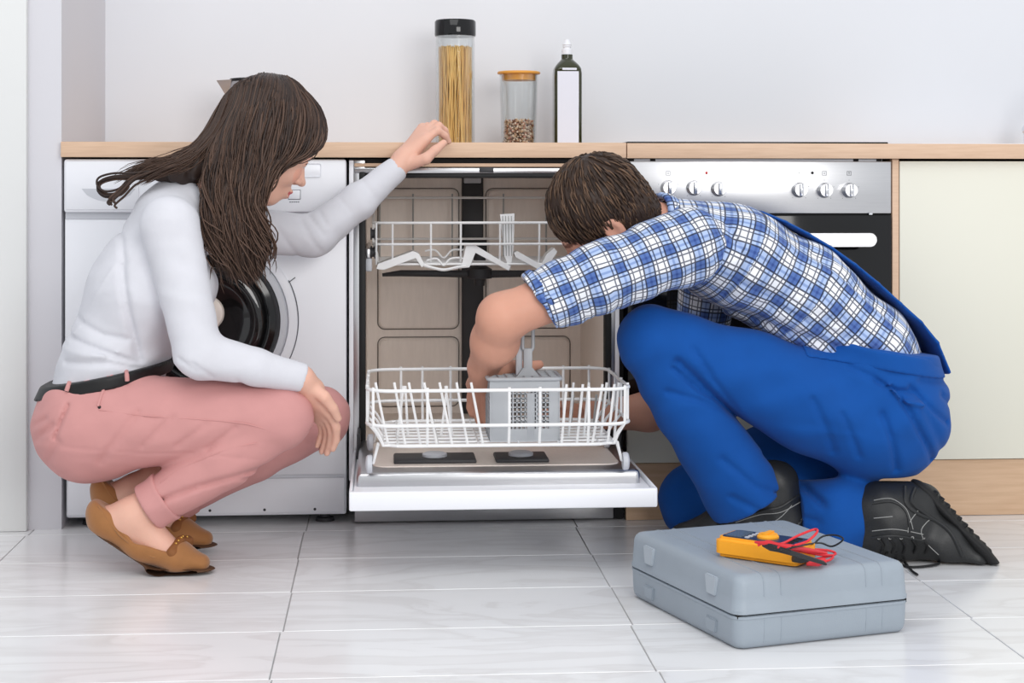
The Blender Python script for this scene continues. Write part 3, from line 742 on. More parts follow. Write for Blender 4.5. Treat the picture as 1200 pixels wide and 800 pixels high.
vs = [bmk.verts.new(v) for v in ((s0.x, KY, s0.z), (kx - kr1 + 0.006, KY - 0.026, kz - 0.006), (kx - kr1 + 0.006, KY + 0.026, kz - 0.006), (kx - kr1 - 0.006, KY, s1.z - 0.012))]
for f_ in ((0, 1, 3), (0, 3, 2), (0, 2, 1), (1, 2, 3)): bmk.faces.new([vs[i] for i in f_])
bmesh.ops.recalc_face_normals(bmk, faces=bmk.faces)
bm_to('spout', bmk, M['steel'], ke)
tube('kettle_handle', spline([(kx + kr1 - 0.004, KY, kz - 0.012), (kx + 0.085, KY, kz - 0.005), (kx + 0.10, KY, kz - 0.04), (kx + 0.09, KY, CT + 0.06), (kx + kr0 - 0.004, KY, CT + 0.045)], 6), 0.009, M['charcoal'], ke, n=10)
# sink and tap at the right edge
sk0 = P(1078, 168, 0.06).x
sk = empty('sink', (sk0 + 0.25, 0.28, 0.861), 'steel sink rim inset in the worktop at the far right', 'sink')
bmz = bmesh.new()
add_box(bmz, sk0, 1.75, 0.05, 0.08, 0.8612, 0.8642, 0.001); add_box(bmz, sk0, 1.75, 0.47, 0.54, 0.8612, 0.8642, 0.001)
add_box(bmz, sk0, sk0 + 0.03, 0.08, 0.47, 0.8612, 0.8642, 0.001); add_box(bmz, 1.72, 1.75, 0.08, 0.47, 0.8612, 0.8642, 0.001)
bm_to('sink_rim', bmz, M['white_enamel'], sk)
box('drainboard', sk0 + 0.028, 1.722, 0.078, 0.472, 0.8611, 0.8626, M['steel'], sk)
tp = P(1200, 152, 0.44)
tap = empty('tap', (tp.x, 0.44, 0.864), 'chrome tap with a red mark cut off at the right edge', 'tap')
lathe('tap_body', [(0, 0.8645), (0.026, 0.8645), (0.026, 0.872), (0.020, 0.878), (0.020, 0.92), (0.017, 0.93), (0, 0.932)], (tp.x + 0.02, 0.44, 0), M['chrome'], tap, n=32)
tube('tap_spout', spline([(tp.x + 0.02, 0.43, 0.915), (tp.x + 0.05, 0.40, 1.0), (tp.x + 0.10, 0.34, 1.03), (tp.x + 0.15, 0.29, 1.0), (tp.x + 0.16, 0.28, 0.96)], 6), 0.011, M['chrome'], tap, n=12)
lv = lathe('tap_lever', [(0, 0), (0.012, 0), (0.013, 0.01), (0.011, 0.03), (0, 0.031)], (tp.x + 0.004, 0.435, tp.z), M['chrome'], tap, axis='y', n=24)
lathe('red_mark', [(0.006, 0.0), (0.006, 0.0325), (0, 0.0328)], (tp.x, 0.434, tp.z + 0.002), M['red_dot'], lv, axis='y', n=16)
# ================================================================== TOOL CASE
M['case'] = mat('grey_case_plastic', srgb(150, 160, 170), 0.5, var=0.03, scale=30, bump=0.12, bscale=500)
M['case_lt'] = mat('grey_latch_plastic', srgb(170, 179, 188), 0.45, var=0.02, scale=30)
T0 = Vector((0.286, -1.103, 0)); ux = Vector((0.312, 0.095, 0)).normalized(); uy = Vector((-ux.y, ux.x, 0))
TL, TWd, TH = 0.335, 0.412, 0.122
TM = Matrix(((ux.x, uy.x, 0, T0.x), (ux.y, uy.y, 0, T0.y), (0, 0, 1, 0), (0, 0, 0, 1)))
case = empty('tool_case', tuple(T0 + ux * TL / 2 + uy * TWd / 2), 'closed grey plastic tool case lying on the tiles', 'tool case')
def cbox(name, x0, x1, y0, y1, z0, z1, m, parent, r=0.0, seg=3, taper=None):
    bmx = bmesh.new(); add_box(bmx, x0, x1, y0, y1, z0, z1, 0)
    if taper:
        for v in bmx.verts:
            if abs(v.co.z - taper[0]) < 1e-6:
                v.co.x += taper[1] * (1 if v.co.x < (x0 + x1) / 2 else -1); v.co.y += taper[1] * (1 if v.co.y < (y0 + y1) / 2 else -1)
    if r: bmesh.ops.bevel(bmx, geom=list(bmx.edges), offset=r, segments=seg, affect='EDGES')
    bmx.transform(TM)
    return autosmooth(bm_to(name, bmx, m, parent), 50)
zs = 0.056
def cloft(name, prof, m, parent, rc0=0.020):
    """rounded-corner shell: prof = (inset, z) from bottom to top"""
    bmx = bmesh.new(); rings = []
    for ins, z in prof:
        rings.append([bmx.verts.new((x, y, z)) for x, y in rrect(ins, TL - ins, ins, TWd - ins, max(rc0 - ins * 0.6, 0.008), 6)])
    n = len(rings[0]); bmx.faces.new(rings[0][::-1]); bmx.faces.new(rings[-1])
    for p_, q_ in zip(rings, rings[1:]):
        for j in range(n): bmx.faces.new((p_[j], p_[(j + 1) % n], q_[(j + 1) % n], q_[j]))
    bmx.transform(TM)
    return autosmooth(bm_to(name, bmx, m, parent), 45)
bs = cloft('case_base', [(0.012, 0.0008), (0.007, 0.002), (0.003, 0.007), (0.001, 0.014), (0.0, 0.030), (-0.0005, zs - 0.006), (-0.0016, zs - 0.005), (-0.0016, zs - 0.001), (0.002, zs)], M['case'], case)
lid_prof = [(0.002, zs + 0.002), (-0.0022, zs + 0.003), (-0.0022, zs + 0.009), (-0.0008, zs + 0.0105), (0.0005, zs + 0.03), (0.002, TH - 0.014), (0.0045, TH - 0.007), (0.009, TH - 0.0025), (0.016, TH - 0.0004), (0.024, TH)]
ld = cloft('case_lid', lid_prof, M['case'], case)
cbox('seam', 0.004, TL - 0.004, 0.004, TWd - 0.004, zs - 0.004, zs + 0.006, M['gap'], case)
# pairs of thin ribs over the lid and down the front face
for x_ in (0.052, 0.084, 0.248, 0.280):
    path = [(x_, ins, z) for ins, z in lid_prof[4:]] + [(x_, TWd - ins, z) for ins, z in reversed(lid_prof[5:])]
    tube('lid_rib', [tuple(TM @ Vector(q)) for q in path], 0.0012, M['case'], ld, n=6)
    tube('base_rib', [tuple(TM @ Vector((x_, i_, z_))) for i_, z_ in ((0.002, 0.010), (0.0005, 0.02), (-0.0002, zs - 0.007))], 0.0010, M['case'], bs, n=6)
# trapezoid latches on the long side facing left
for y_ in (0.085, 0.325):
    for (z0_, z1_, par, mm) in ((zs + 0.020, zs + 0.052, ld, 'case_lt'), (0.014, 0.036, bs, 'case')):
        bmx = bmesh.new()
        add_prism(bmx, [(y_ - 0.014, z0_), (y_ + 0.014, z0_), (y_ + 0.020, z1_), (y_ - 0.020, z1_)], -0.0042, 0.012, 'x')
        bmesh.ops.bevel(bmx, geom=list(bmx.edges), offset=0.0015, segments=2, affect='EDGES')
        bmx.transform(TM); autosmooth(bm_to('latch', bmx, M[mm], par))
for x_ in (0.10, 0.235):
    cbox('handle_lug', x_ - 0.012, x_ + 0.012, TWd, TWd + 0.012, 0.03, 0.085, M['case'], case, 0.004)

# ================================================================== MULTIMETER
M['orange'] = mat('orange_holster', srgb(246, 166, 30), 0.5, var=0.03, scale=60, bump=0.1, bscale=600)
M['navy'] = mat('navy_face', srgb(40, 52, 78), 0.35, var=0.03)
M['lcd'] = mat('grey_lcd', srgb(92, 104, 112), 0.2, var=0.03)
M['red_wire'] = mat('red_rubber', srgb(214, 42, 52), 0.4, var=0.03)
M['black_wire'] = mat('black_wire', srgb(28, 28, 30), 0.45, var=0.03)
ZC = TH + 0.0016
def onz(x, y, z):
    """room point at height z seen at pixel"""
    d = _F + _R * ((x - 600) / FPX) + Vector((0, 0, (220 - y) / FPX))
    return CAM + d * ((z - CAM.z) / d.z)
m0 = onz(836, 651, ZC); m1 = onz(927, 664, ZC)
mdir = (m1 - m0); mdir.z = 0; ML = mdir.length + 0.012; mdir.normalize(); mper = Vector((-mdir.y, mdir.x, 0))
MW, MH = 0.078, 0.034
MM = Matrix(((mdir.x, mper.x, 0, m0.x), (mdir.y, mper.y, 0, m0.y), (0, 0, 1, ZC), (0, 0, 0, 1)))
mm_ = empty('multimeter', tuple(MM @ Vector((ML / 2, MW / 2, 0))), 'orange handheld multimeter with red and black leads on the tool case', 'multimeter')
def mprism(name, poly, z0, z1, m, parent, r=0.0):
    bmx = bmesh.new(); add_prism(bmx, poly, z0, z1, 'z')
    if r: bmesh.ops.bevel(bmx, geom=[e for e in bmx.edges if len(e.link_faces) == 2 and e.calc_face_angle(0) > 1.0], offset=r, segments=3, affect='EDGES')
    bmx.transform(MM)
    return autosmooth(bm_to(name, bmx, m, parent), 40)
hol = mprism('holster', rrect(0, ML, 0, MW, 0.014, 5), 0, MH, M['orange'], mm_, 0.006)
fc = mprism('face', rrect(0.010, ML - 0.010, 0.009, MW - 0.008, 0.008, 4), MH - 0.004, MH + 0.0012, M['navy'], mm_, 0.0)
mprism('screen', rrect(0.014, 0.046, 0.014, MW - 0.014, 0.003, 3), MH, MH + 0.0022, M['lcd'], fc)
for k in range(4): mprism('key', rrect(0.052, 0.060, 0.014 + k * 0.013, 0.022 + k * 0.013, 0.002, 2), MH, MH + 0.0026, M['grey_plastic'], fc)
bmx = bmesh.new(); add_lathe(bmx, [(0, 0), (0.019, 0), (0.019, 0.003), (0.016, 0.007), (0, 0.0075)], (0.085, MW / 2, MH + 0.001), 'z', 28); bmx.transform(MM)
dl = autosmooth(bm_to('dial', bmx, M['orange'], fc))
mprism('dial_bar', rrect(0.080, 0.090, MW / 2 - 0.016, MW / 2 + 0.016, 0.002, 2), MH + 0.006, MH + 0.011, M['orange'], dl)
for k in range(3):
    bmx = bmesh.new(); add_lathe(bmx, [(0, 0), (0.006, 0), (0.006, 0.002), (0.004, 0.002), (0.004, 0.0005), (0, 0.0005)], (ML - 0.024, MW * (0.28 + 0.22 * k), MH + 0.001), 'z', 16); bmx.transform(MM)
    autosmooth(bm_to('socket', bmx, M['black'], fc))
def rm(x, y, z): return tuple(onz(x, y, z))
ZL = ZC + MH + 0.004
# red lead: a wide raised loop, then a bundle lying right of the meter
rpts = [rm(888, 639, ZL + .004), rm(900, 634, ZL + .012), rm(915, 637, ZL + .010), rm(936, 627, ZL + .022), rm(955, 620, ZL + .030), rm(957, 624, ZL + .028), rm(946, 634, ZL + .016), rm(930, 640, ZL + .010), rm(950, 643, ZC + .02), rm(972, 645, ZC + .012), rm(979, 649, ZC + .008), rm(965, 653, ZC + .008), rm(950, 655, ZC + .010), rm(935, 648, ZC + .03), rm(912, 641, ZL + .010)]
tube('red_test_lead', spline(rpts, 8), 0.0021, M['red_wire'], mm_, n=8)
rp2 = [rm(945, 651, ZC + .012), rm(960, 657, ZC + .006), rm(972, 656, ZC + .006), rm(976, 651, ZC + .008), rm(962, 650, ZC + .014), rm(945, 647, ZC + .02), rm(925, 643, ZL + .002)]
tube('red_test_lead', spline(rp2, 8), 0.0021, M['red_wire'], mm_, n=8)
bpts = [rm(915, 645, ZL + .006), rm(935, 640, ZL + .010), rm(960, 636, ZC + .02), rm(975, 640, ZC + .012), rm(988, 632, ZC + .030), rm(980, 627, ZC + .032), rm(965, 628, ZC + .028), rm(955, 636, ZC + .022), rm(948, 645, ZC + .016), rm(955, 652, ZC + .006)]
tube('black_test_lead', spline(bpts, 8), 0.0016, M['black_wire'], mm_, n=8)
tube('probe', [rm(895, 638, ZL + .006), rm(903, 641, ZL + .006), rm(925, 647, ZL + .006), rm(964, 659, ZC + .012), rm(968, 661, ZC + .008)], [0.004, 0.006, 0.0045, 0.0035, 0.002], M['black_wire'], mm_, n=10)
tube('probe', [rm(885, 635, ZL + .008), rm(900, 637, ZL + .010), rm(925, 640, ZL + .010), rm(968, 648, ZC + .014)], [0.002, 0.0045, 0.004, 0.003], M['red_wire'], mm_, n=10)
tube('plug', [rm(929, 654, ZC + .018), rm(938, 655, ZC + .016), rm(948, 656, ZC + .012)], [0.006, 0.0068, 0.004], M['black_wire'], mm_, n=10)
tube('plug', [rm(945, 659, ZC + .008), rm(958, 659, ZC + .008), rm(966, 657, ZC + .008)], [0.005, 0.0065, 0.005], M['red_wire'], mm_, n=10)
# ================================================================== SMOOTH BODY SURFACES
# prims: dicts; a figure is the smooth union of tapered limbs and ellipsoids, meshed once into one surface
def rc(a, b, ra, rb, k=0.02, flat=None, n=None, sub=False):
    """tapered limb a->b; flat>1 widens it along n"""
    return dict(t='rc', a=np.array(a, float), b=np.array(b, float), ra=ra, rb=rb, k=k, flat=flat, n=None if n is None else np.array(n, float), sub=sub)
def el(c, r, R=None, k=0.02, sub=False):
    return dict(t='el', c=np.array(c, float), r=np.array(r, float), R=R, k=k, sub=sub)
def plane(p, n, k=0.004, rad=None):
    """cut away what lies on the +n side of p, within rad of p"""
    n = np.array(n, float); return dict(t='pl', p=np.array(p, float), n=n / np.linalg.norm(n), k=k, sub=True, rad=rad)
def chain(pts, rads, k=0.02, flat=None, n=None, sub=False):
    return [rc(pts[i], pts[i + 1], rads[i], rads[i + 1], k, flat, n, sub) for i in range(len(pts) - 1)]
def pdist(q, p):
    if p['t'] == 'rc':
        ba = p['b'] - p['a']; pa = q - p['a']
        h = np.clip(pa @ ba / max(ba @ ba, 1e-12), 0, 1)
        w = pa - h[:, None] * ba
        r = p['ra'] + (p['rb'] - p['ra']) * h
        if p['flat']:
            n = p['n'] / np.linalg.norm(p['n']); s = w @ n
            w = w + ((1 / p['flat'] - 1) * s)[:, None] * n
        d = np.sqrt(np.einsum('ij,ij->i', w, w)) - r
        return d * p['flat'] if p['flat'] and p['flat'] < 1 else d
    if p['t'] == 'el':
        w = q - p['c']
        if p['R'] is not None: w = w @ p['R']          # columns of R are the local axes
        w = w / p['r']; k0 = np.sqrt(np.einsum('ij,ij->i', w, w)); w = w / p['r']; k1 = np.sqrt(np.einsum('ij,ij->i', w, w))
        return np.where(k1 > 1e-9, k0 * (k0 - 1) / np.maximum(k1, 1e-9), -p['r'].min())
    w = q - p['p']; d = w @ p['n']
    if p['rad']: d = np.minimum(d, p['rad'] - np.sqrt(np.einsum('ij,ij->i', w, w)))
    return d
def feval(q, prims, disp=None):
    d = np.full(len(q), 1e3)
    for p in prims:
        e = pdist(q, p); k = p['k']
        if p['sub']:
            e = e if p['t'] == 'pl' else -e
            h = np.maximum(k - np.abs(d - e), 0) / k
            d = np.maximum(d, e) + h * h * k * 0.25
        else:
            h = np.maximum(k - np.abs(d - e), 0) / k
            d = np.minimum(d, e) - h * h * k * 0.25
    if disp is not None: d = d + disp(q)
    return d
def bounds(prims, pad):
    lo, hi = [], []
    for p in prims:
        if p['sub']: continue
        if p['t'] == 'rc':
            r = max(p['ra'], p['rb']) * (p['flat'] or 1)
            lo.append(np.minimum(p['a'], p['b']) - r); hi.append(np.maximum(p['a'], p['b']) + r)
        else: lo.append(p['c'] - p['r'].max()); hi.append(p['c'] + p['r'].max())
    return np.min(lo, 0) - pad, np.max(hi, 0) + pad
def sdf_mesh(prims, vox, disp=None, pad=0.03, relax=1):
    lo, hi = bounds(prims, pad)
    B = 12
    nb = np.ceil((hi - lo) / (vox * B)).astype(int)
    n = nb * B + 1
    D = np.empty(tuple(n), np.float32)
    bi = np.stack(np.meshgrid(*[np.arange(k) for k in nb], indexing='ij'), -1).reshape(-1, 3)
    cen = lo + (bi + 0.5) * B * vox
    dc = feval(cen, prims)
    thr = B * vox * 0.87 * 1.2 + 0.016
    g = np.stack(np.meshgrid(*[np.arange(B + 1)] * 3, indexing='ij'), -1).reshape(-1, 3)
    each = [pdist(cen, p) for p in prims]
    for i, b in enumerate(bi):
        s = tuple(slice(x * B, x * B + B + 1) for x in b)
        if abs(dc[i]) > thr: D[s] = np.sign(dc[i])
    for i, b in enumerate(bi):
        if abs(dc[i]) > thr: continue
        s = tuple(slice(x * B, x * B + B + 1) for x in b)
        act = [p for p, e in zip(prims, each) if p['t'] == 'pl' or e[i] < thr + 0.03]
        q = lo + (b * B + g) * vox
        D[s] = feval(q, act, disp).reshape(B + 1, B + 1, B + 1)
    S = D < 0
    cnt = np.zeros(tuple(n - 1), np.uint8)
    for dx in (0, 1):
        for dy in (0, 1):
            for dz in (0, 1): cnt += S[dx:n[0] - 1 + dx, dy:n[1] - 1 + dy, dz:n[2] - 1 + dz]
    cell = np.argwhere((cnt > 0) & (cnt < 8))
    idx = np.full(tuple(n - 1), -1, np.int32); idx[tuple(cell.T)] = np.arange(len(cell))
    corners = np.array([(x, y, z) for x in (0, 1) for y in (0, 1) for z in (0, 1)])
    vals = np.stack([D[tuple((cell + c).T)] for c in corners], 1)
    acc = np.zeros((len(cell), 3)); num = np.zeros(len(cell))
    for i in range(8):
        for j in range(i + 1, 8):
            if np.abs(corners[i] - corners[j]).sum() != 1: continue
            m = (vals[:, i] < 0) != (vals[:, j] < 0)
            t = vals[m, i] / (vals[m, i] - vals[m, j])
            acc[m] += corners[i] + t[:, None] * (corners[j] - corners[i]); num[m] += 1
    V = lo + (cell + acc / num[:, None]) * vox
    quads = []
    for ax in range(3):
        s0 = [slice(None)] * 3; s1 = [slice(None)] * 3
        s0[ax] = slice(0, -1); s1[ax] = slice(1, None)
        a, b = S[tuple(s0)], S[tuple(s1)]
        e = np.argwhere(a != b)
        o1, o2 = (ax + 1) % 3, (ax + 2) % 3
        ok = (e[:, o1] > 0) & (e[:, o2] > 0) & (e[:, o1] < n[o1] - 1) & (e[:, o2] < n[o2] - 1)
        e = e[ok]; flip = b[tuple(e.T)]
        def c(d1, d2):
            f = e.copy(); f[:, o1] += d1; f[:, o2] += d2
            return idx[tuple(f.T)]
        q = np.stack([c(-1, -1), c(0, -1), c(0, 0), c(-1, 0)], 1)
        q[flip] = q[flip][:, ::-1]
        quads.append(q)
    Q = np.concatenate(quads); Q = Q[(Q >= 0).all(1)]
    for _ in range(relax):                      # gentle smoothing
        sm = np.zeros_like(V); ct = np.zeros(len(V))
        for a_, b_ in ((0, 1), (1, 2), (2, 3), (3, 0)):
            np.add.at(sm, Q[:, a_], V[Q[:, b_]]); np.add.at(ct, Q[:, a_], 1)
            np.add.at(sm, Q[:, b_], V[Q[:, a_]]); np.add.at(ct, Q[:, b_], 1)
        V = V * 0.5 + 0.5 * sm / np.maximum(ct, 1)[:, None]
    return V, Q
def mesh_obj(name, V, Q, m, parent, color=None, uv=None):
    me = bpy.data.meshes.new(name)
    me.vertices.add(len(V)); me.vertices.foreach_set('co', V.astype(np.float32).ravel())
    k = Q.shape[1]
    me.loops.add(Q.size); me.loops.foreach_set('vertex_index', Q.astype(np.int32).ravel())
    me.polygons.add(len(Q)); me.polygons.foreach_set('loop_start', np.arange(0, Q.size, k, dtype=np.int32))
    me.update(calc_edges=True); me.validate()
    if color is not None:
        at = me.attributes.new('tone', 'FLOAT_COLOR', 'POINT')
        at.data.foreach_set('color', np.concatenate([color, np.ones((len(V), 1))], 1).astype(np.float32).ravel())
    if uv is not None:
        at = me.attributes.new('weave', 'FLOAT_VECTOR', 'POINT')
        at.data.foreach_set('vector', np.concatenate([uv, np.zeros((len(V), 3 - uv.shape[1]))], 1).astype(np.float32).ravel())
    return link(name, me, m, parent, smooth=True)
def segdist2(q, a, b, axes=(0, 2)):
    a = np.array(a)[list(axes)]; b = np.array(b)[list(axes)]; p = q[:, axes]
    ba = b - a; h = np.clip((p - a) @ ba / max(ba @ ba, 1e-12), 0, 1)
    w = p - a - h[:, None] * ba
    return np.sqrt((w * w).sum(1)), h
def creases(lines, ymax=None, gain=1.0):
    """cloth folds on the side facing the room: lines = (pts, width, depth); depth>0 dents, <0 raises"""
    segs = []
    for pts, w, dp in lines:
        for a, b in zip(pts, pts[1:]): segs.append((a, b, w, dp * (gain if abs(dp) < .0065 else 1.0)))
    def f(q):
        out = np.zeros(len(q))
        for a, b, w, dp in segs:
            m = (q[:, 0] > min(a[0], b[0]) - 3 * w) & (q[:, 0] < max(a[0], b[0]) + 3 * w) & (q[:, 2] > min(a[2], b[2]) - 3 * w) & (q[:, 2] < max(a[2], b[2]) + 3 * w)
            if ymax is not None: m &= q[:, 1] < ymax
            fade = 1.0 if ymax is None else np.clip((ymax - q[m, 1]) / .05, 0, 1)
            if not m.any(): continue
            d, h = segdist2(q[m], a, b)
            v = dp * np.exp(-(d / w) ** 2) * fade
            o = out[m]
            out[m] = np.where(np.abs(v) > np.abs(o), v, o)
        return out
    return f
def waves(freqs):
    """soft cloth unevenness: (direction, wavelength, amplitude, phase)"""
    def f(q):
        o = np.zeros(len(q))
        for d, wl, am, ph in freqs:
            d = np.array(d, float); d /= np.linalg.norm(d)
            o += am * np.sin(q @ d * 6.283 / wl + ph + 1.3 * np.sin(q[:, 2] * 17 + ph) + 0.9 * np.sin(q[:, 0] * 13 - ph))
        return o
    return f
def sumf(*fs): return lambda q: sum(f(q) for f in fs)
def npx(pts, Y): return [A(x, y, Y) for x, y in pts]

def surf(prims, x, y, disp=None, lift=0.0, near=2.9):
    """first point of a surface on the line of sight through pixel x, y"""
    d = np.array(_F + _R * ((x - 600) / FPX) + Vector((0, 0, (220 - y) / FPX)))
    t = np.linspace(near, 4.2, 700)
    q = np.array(CAM) + t[:, None] * d
    v = feval(q, prims, disp)
    k = int(np.argmax(v < 0))
    if v[k] >= 0: return None
    f = v[k - 1] / (v[k - 1] - v[k])
    return q[k - 1] + f * (q[k] - q[k - 1]) - d / np.linalg.norm(d) * lift
def seam(name, prims, pts, rad, m, parent, disp=None, lift=0.0, n=5, near=2.9):
    """a sewn line lying on the garment"""
    s_ = spline([(x, y, 0) for x, y in pts], 6)
    q = [surf(prims, p[0], p[1], disp, lift, near) for p in s_]
    q = [tuple(p) for p in q if p is not None]
    if len(q) < 2: return None
    return tube(name, q, rad, m, parent, n=n)
def frame(fwd, up):
    f = np.array(fwd, float); f /= np.linalg.norm(f)
    u = np.array(up, float); u -= f * (u @ f); u /= np.linalg.norm(u)
    l = np.cross(u, f)
    return f, l, u
def head_prims(c, fwd, up, s=1.0, ear=True):
    """head about its own axes: x forward, y to its left, z up; total height about 0.225*s"""
    f, l, u = frame(fwd, up)
    Rm = np.stack([f, l, u], 1)
    def w(x, y, z): return c + s * (f * x + l * y + u * z)
    def E(x, y, z, a, b, d, k=0.02, sub=False): return el(w(x, y, z), np.array((a, b, d)) * s, Rm, k * s, sub)
    def C(a, b, ra, rb, k=0.012, sub=False): return rc(w(*a), w(*b), ra * s, rb * s, k * s, sub=sub)
    pr = [E(-.012, 0, .028, .096, .075, .090), E(.030, 0, -.035, .062, .060, .078, .03), E(.064, 0, -.099, .022, .026, .018, .03)]
    for q in (1, -1):
        pr += [C((.0, .052 * q, -.055), (.055, .018 * q, -.102), .018, .016, .02), E(.058, .042 * q, -.038, .026, .022, .026, .025)]
    pr += [C((.082, -.03, .014), (.082, .03, .014), .011, .011, .015)]
    for q in (1, -1):
        pr += [E(.098, .031 * q, -.006, .015, .017, .012, .010, True), E(.0765, .031 * q, -.007, .0140, .0150, .0120, .004),
               C((.0835, .019 * q, -.0015), (.0825, .043 * q, -.0025), .0058, .0052, .003)]
    pr += [C((.085, 0, .004), (.108, 0, -.031), .0080, .0090, .012), E(.1120, 0, -.0345, .0100, .0095, .0085, .006)]
    for q in (1, -1): pr += [E(.098, .0125 * q, -.039, .012, .0075, .0075, .006)]
    pr += [E(.078, 0, -.072, .020, .028, .020, .015), E(.0970, 0, -.0660, .0085, .022, .0055, .005), E(.0950, 0, -.0775, .0090, .018, .0065, .005),
           C((.104, -.018, -.0722), (.104, .018, -.0722), .0022, .0022, .003, True)]
    if ear:
        for q in (1, -1):
            pr += [E(-.008, .077 * q, -.012, .020, .008, .032, .008), E(-.004, .084 * q, -.008, .011, .006, .018, .004, True)]
    return pr, w, (f, l, u)
def local(V, c, fr, s=1.0):
    d = (V - c) / s
    return d @ fr[0], d @ fr[1], d @ fr[2]
def skin_color(V, base, heads):
    col = np.tile(np.array(base), (len(V), 1))
    n = np.sin(V[:, 0] * 61) * np.sin(V[:, 1] * 53 + 1) * np.sin(V[:, 2] * 47 + 2)
    col *= (1 + 0.04 * n)[:, None]
    for c, fr, s, lip in heads:
        x, y, z = local(V, c, fr, s)
        near = (np.abs(x) < .14) & (np.abs(y) < .1) & (np.abs(z) < .14)
        m = near & (x > .086) & (np.abs(y) < .023) & (np.abs(z + .072) < .0105 * (1 - (y / .026) ** 2))
        col[m] = lip
        m = near & (x > .05) & (np.abs(z - .020 + .35 * np.maximum(np.abs(y) - .035, 0)) < .0042) & (np.abs(y) > .014) & (np.abs(y) < .048)
        col[m] = col[m] * np.array((.22, .18, .17))
        ey = np.abs(np.abs(y) - .031)
        m = near & (x > .06) & (ey < .0145) & (np.abs(z + .0055) < .0018)
        col[m] = col[m] * np.array((.10, .08, .08))
        m = near & (x > .03) & (np.hypot(np.abs(y) - .045, z + .038) < .02)
        col[m] = col[m] * np.array((1.04, .90, .88))
    return col
def tubes_np(name, C, R, m, parent, sides=4):
    """many tapered tubes as one mesh: C (n, seg, 3), R (n, seg)"""
    n, sg, _ = C.shape
    T = np.gradient(C, axis=1); T /= np.maximum(np.linalg.norm(T, axis=2), 1e-9)[..., None]
    ref = np.array((0.31, 0.83, 0.46)); U = np.cross(T, ref); U /= np.maximum(np.linalg.norm(U, axis=2), 1e-9)[..., None]
    W = np.cross(T, U)
    a = np.arange(sides) * 6.28318 / sides
    V = C[:, :, None] + R[..., None, None] * (U[:, :, None] * np.cos(a)[:, None] + W[:, :, None] * np.sin(a)[:, None])
    idx = np.arange(n * sg * sides).reshape(n, sg, sides)
    A0, B0 = idx[:, :-1], idx[:, 1:]
    Q = np.stack([A0, np.roll(A0, -1, 2), np.roll(B0, -1, 2), B0], -1).reshape(-1, 4)
    return mesh_obj(name, V.reshape(-1, 3), Q, m, parent)
def locks(guides, n, r0, r1, jit, curl=0.0, seg=16, wave=2.0, tvar=0.15, prims=None):
    """hair locks interpolated between neighbouring guide curves"""
    G = []
    for g in guides:
        s = np.array(spline(g, 10)); L = np.concatenate([[0], np.cumsum(np.linalg.norm(np.diff(s, axis=0), axis=1))])
        G.append(np.stack([np.interp(np.linspace(0, L[-1], seg + 1), L, s[:, i]) for i in range(3)], 1))
    C, RR = [], []
    t = np.linspace(0, 1, seg + 1)
    for _ in range(n):
        u = random.random() * (len(G) - 1); i = min(int(u), len(G) - 2); f = u - i
        c = G[i] * (1 - f) + G[i + 1] * f
        e = 1 - random.random() ** 1.5 * tvar
        c = np.stack([np.interp(t * e, t, c[:, k]) for k in range(3)], 1)
        off = np.array([random.gauss(0, 1) for _ in range(3)]) * jit
        ph = random.random() * 6.283; w = wave * random.uniform(.7, 1.3)
        amp = curl * t ** 1.6 * random.uniform(.5, 1.3)
        c = c + off * (0.35 + 0.65 * t[:, None])
        c[:, 0] += amp * np.cos(ph + w * 6.283 * t); c[:, 1] += amp * np.sin(ph + w * 6.283 * t); c[:, 2] += 0.5 * amp * np.sin(ph * 2 + w * 6.283 * t)
        R = random.uniform(.7, 1.25) * (r0 + (r1 - r0) * t ** 1.5)
        R[0] *= .4; R[-1] *= .2
        C.append(c); RR.append(R)
    C, RR = np.array(C), np.array(RR)
    if prims is not None:
        gap = np.repeat(np.abs(rng.normal(0, .0016, n)) + .0004, seg + 1)
        q = C.reshape(-1, 3)
        for _ in range(2):
            d = feval(q, prims); m = d < gap
            p = q[m]; g = np.zeros_like(p)
            for k in range(3):
                o = np.zeros(3); o[k] = .003
                g[:, k] = feval(p + o, prims) - feval(p - o, prims)
            g /= np.maximum(np.linalg.norm(g, axis=1), 1e-9)[:, None]
            q = q.copy(); q[m] = p + g * (gap[m] - d[m])[:, None]
        C = q.reshape(C.shape)
    return C, RR
# ================================================================== PEOPLE
def wrinkle(m, dist=0.016, strength=0.5, scale=5.0):
    """soft creases of worn cloth"""
    nt = m.node_tree; N = nt.nodes; L = nt.links; b = N['Principled BSDF']
    geo = N.new('ShaderNodeNewGeometry')
    mp = N.new('ShaderNodeMapping'); mp.inputs['Rotation'].default_value = (0.3, 0.7, 0.2); mp.inputs['Scale'].default_value = (1.0, 1.0, 2.6)
    L.new(geo.outputs['Position'], mp.inputs[0])
    nz = N.new('ShaderNodeTexNoise'); nz.noise_type = 'RIDGED_MULTIFRACTAL'; nz.inputs['Scale'].default_value = scale; nz.inputs['Detail'].default_value = 2.0; nz.inputs['Distortion'].default_value = 0.6
    L.new(mp.outputs[0], nz.inputs['Vector'])
    bp = N.new('ShaderNodeBump'); bp.inputs['Strength'].default_value = strength; bp.inputs['Distance'].default_value = dist
    L.new(nz.outputs['Fac'], bp.inputs['Height'])
    old = b.inputs['Normal'].links[0].from_node if b.inputs['Normal'].links else None
    if old: L.new(old.outputs[0], bp.inputs['Normal'])
    L.new(bp.outputs[0], b.inputs['Normal'])
def cloth(name, rgb, rough=0.85, var=0.04, bs=900, bump=0.15, sheen=0.05):
    m = mat(name, srgb(*rgb), rough, var=var, scale=25, bump=bump, bscale=bs, sheen=sheen, spec=0.25)
    wrinkle(m)
    return m
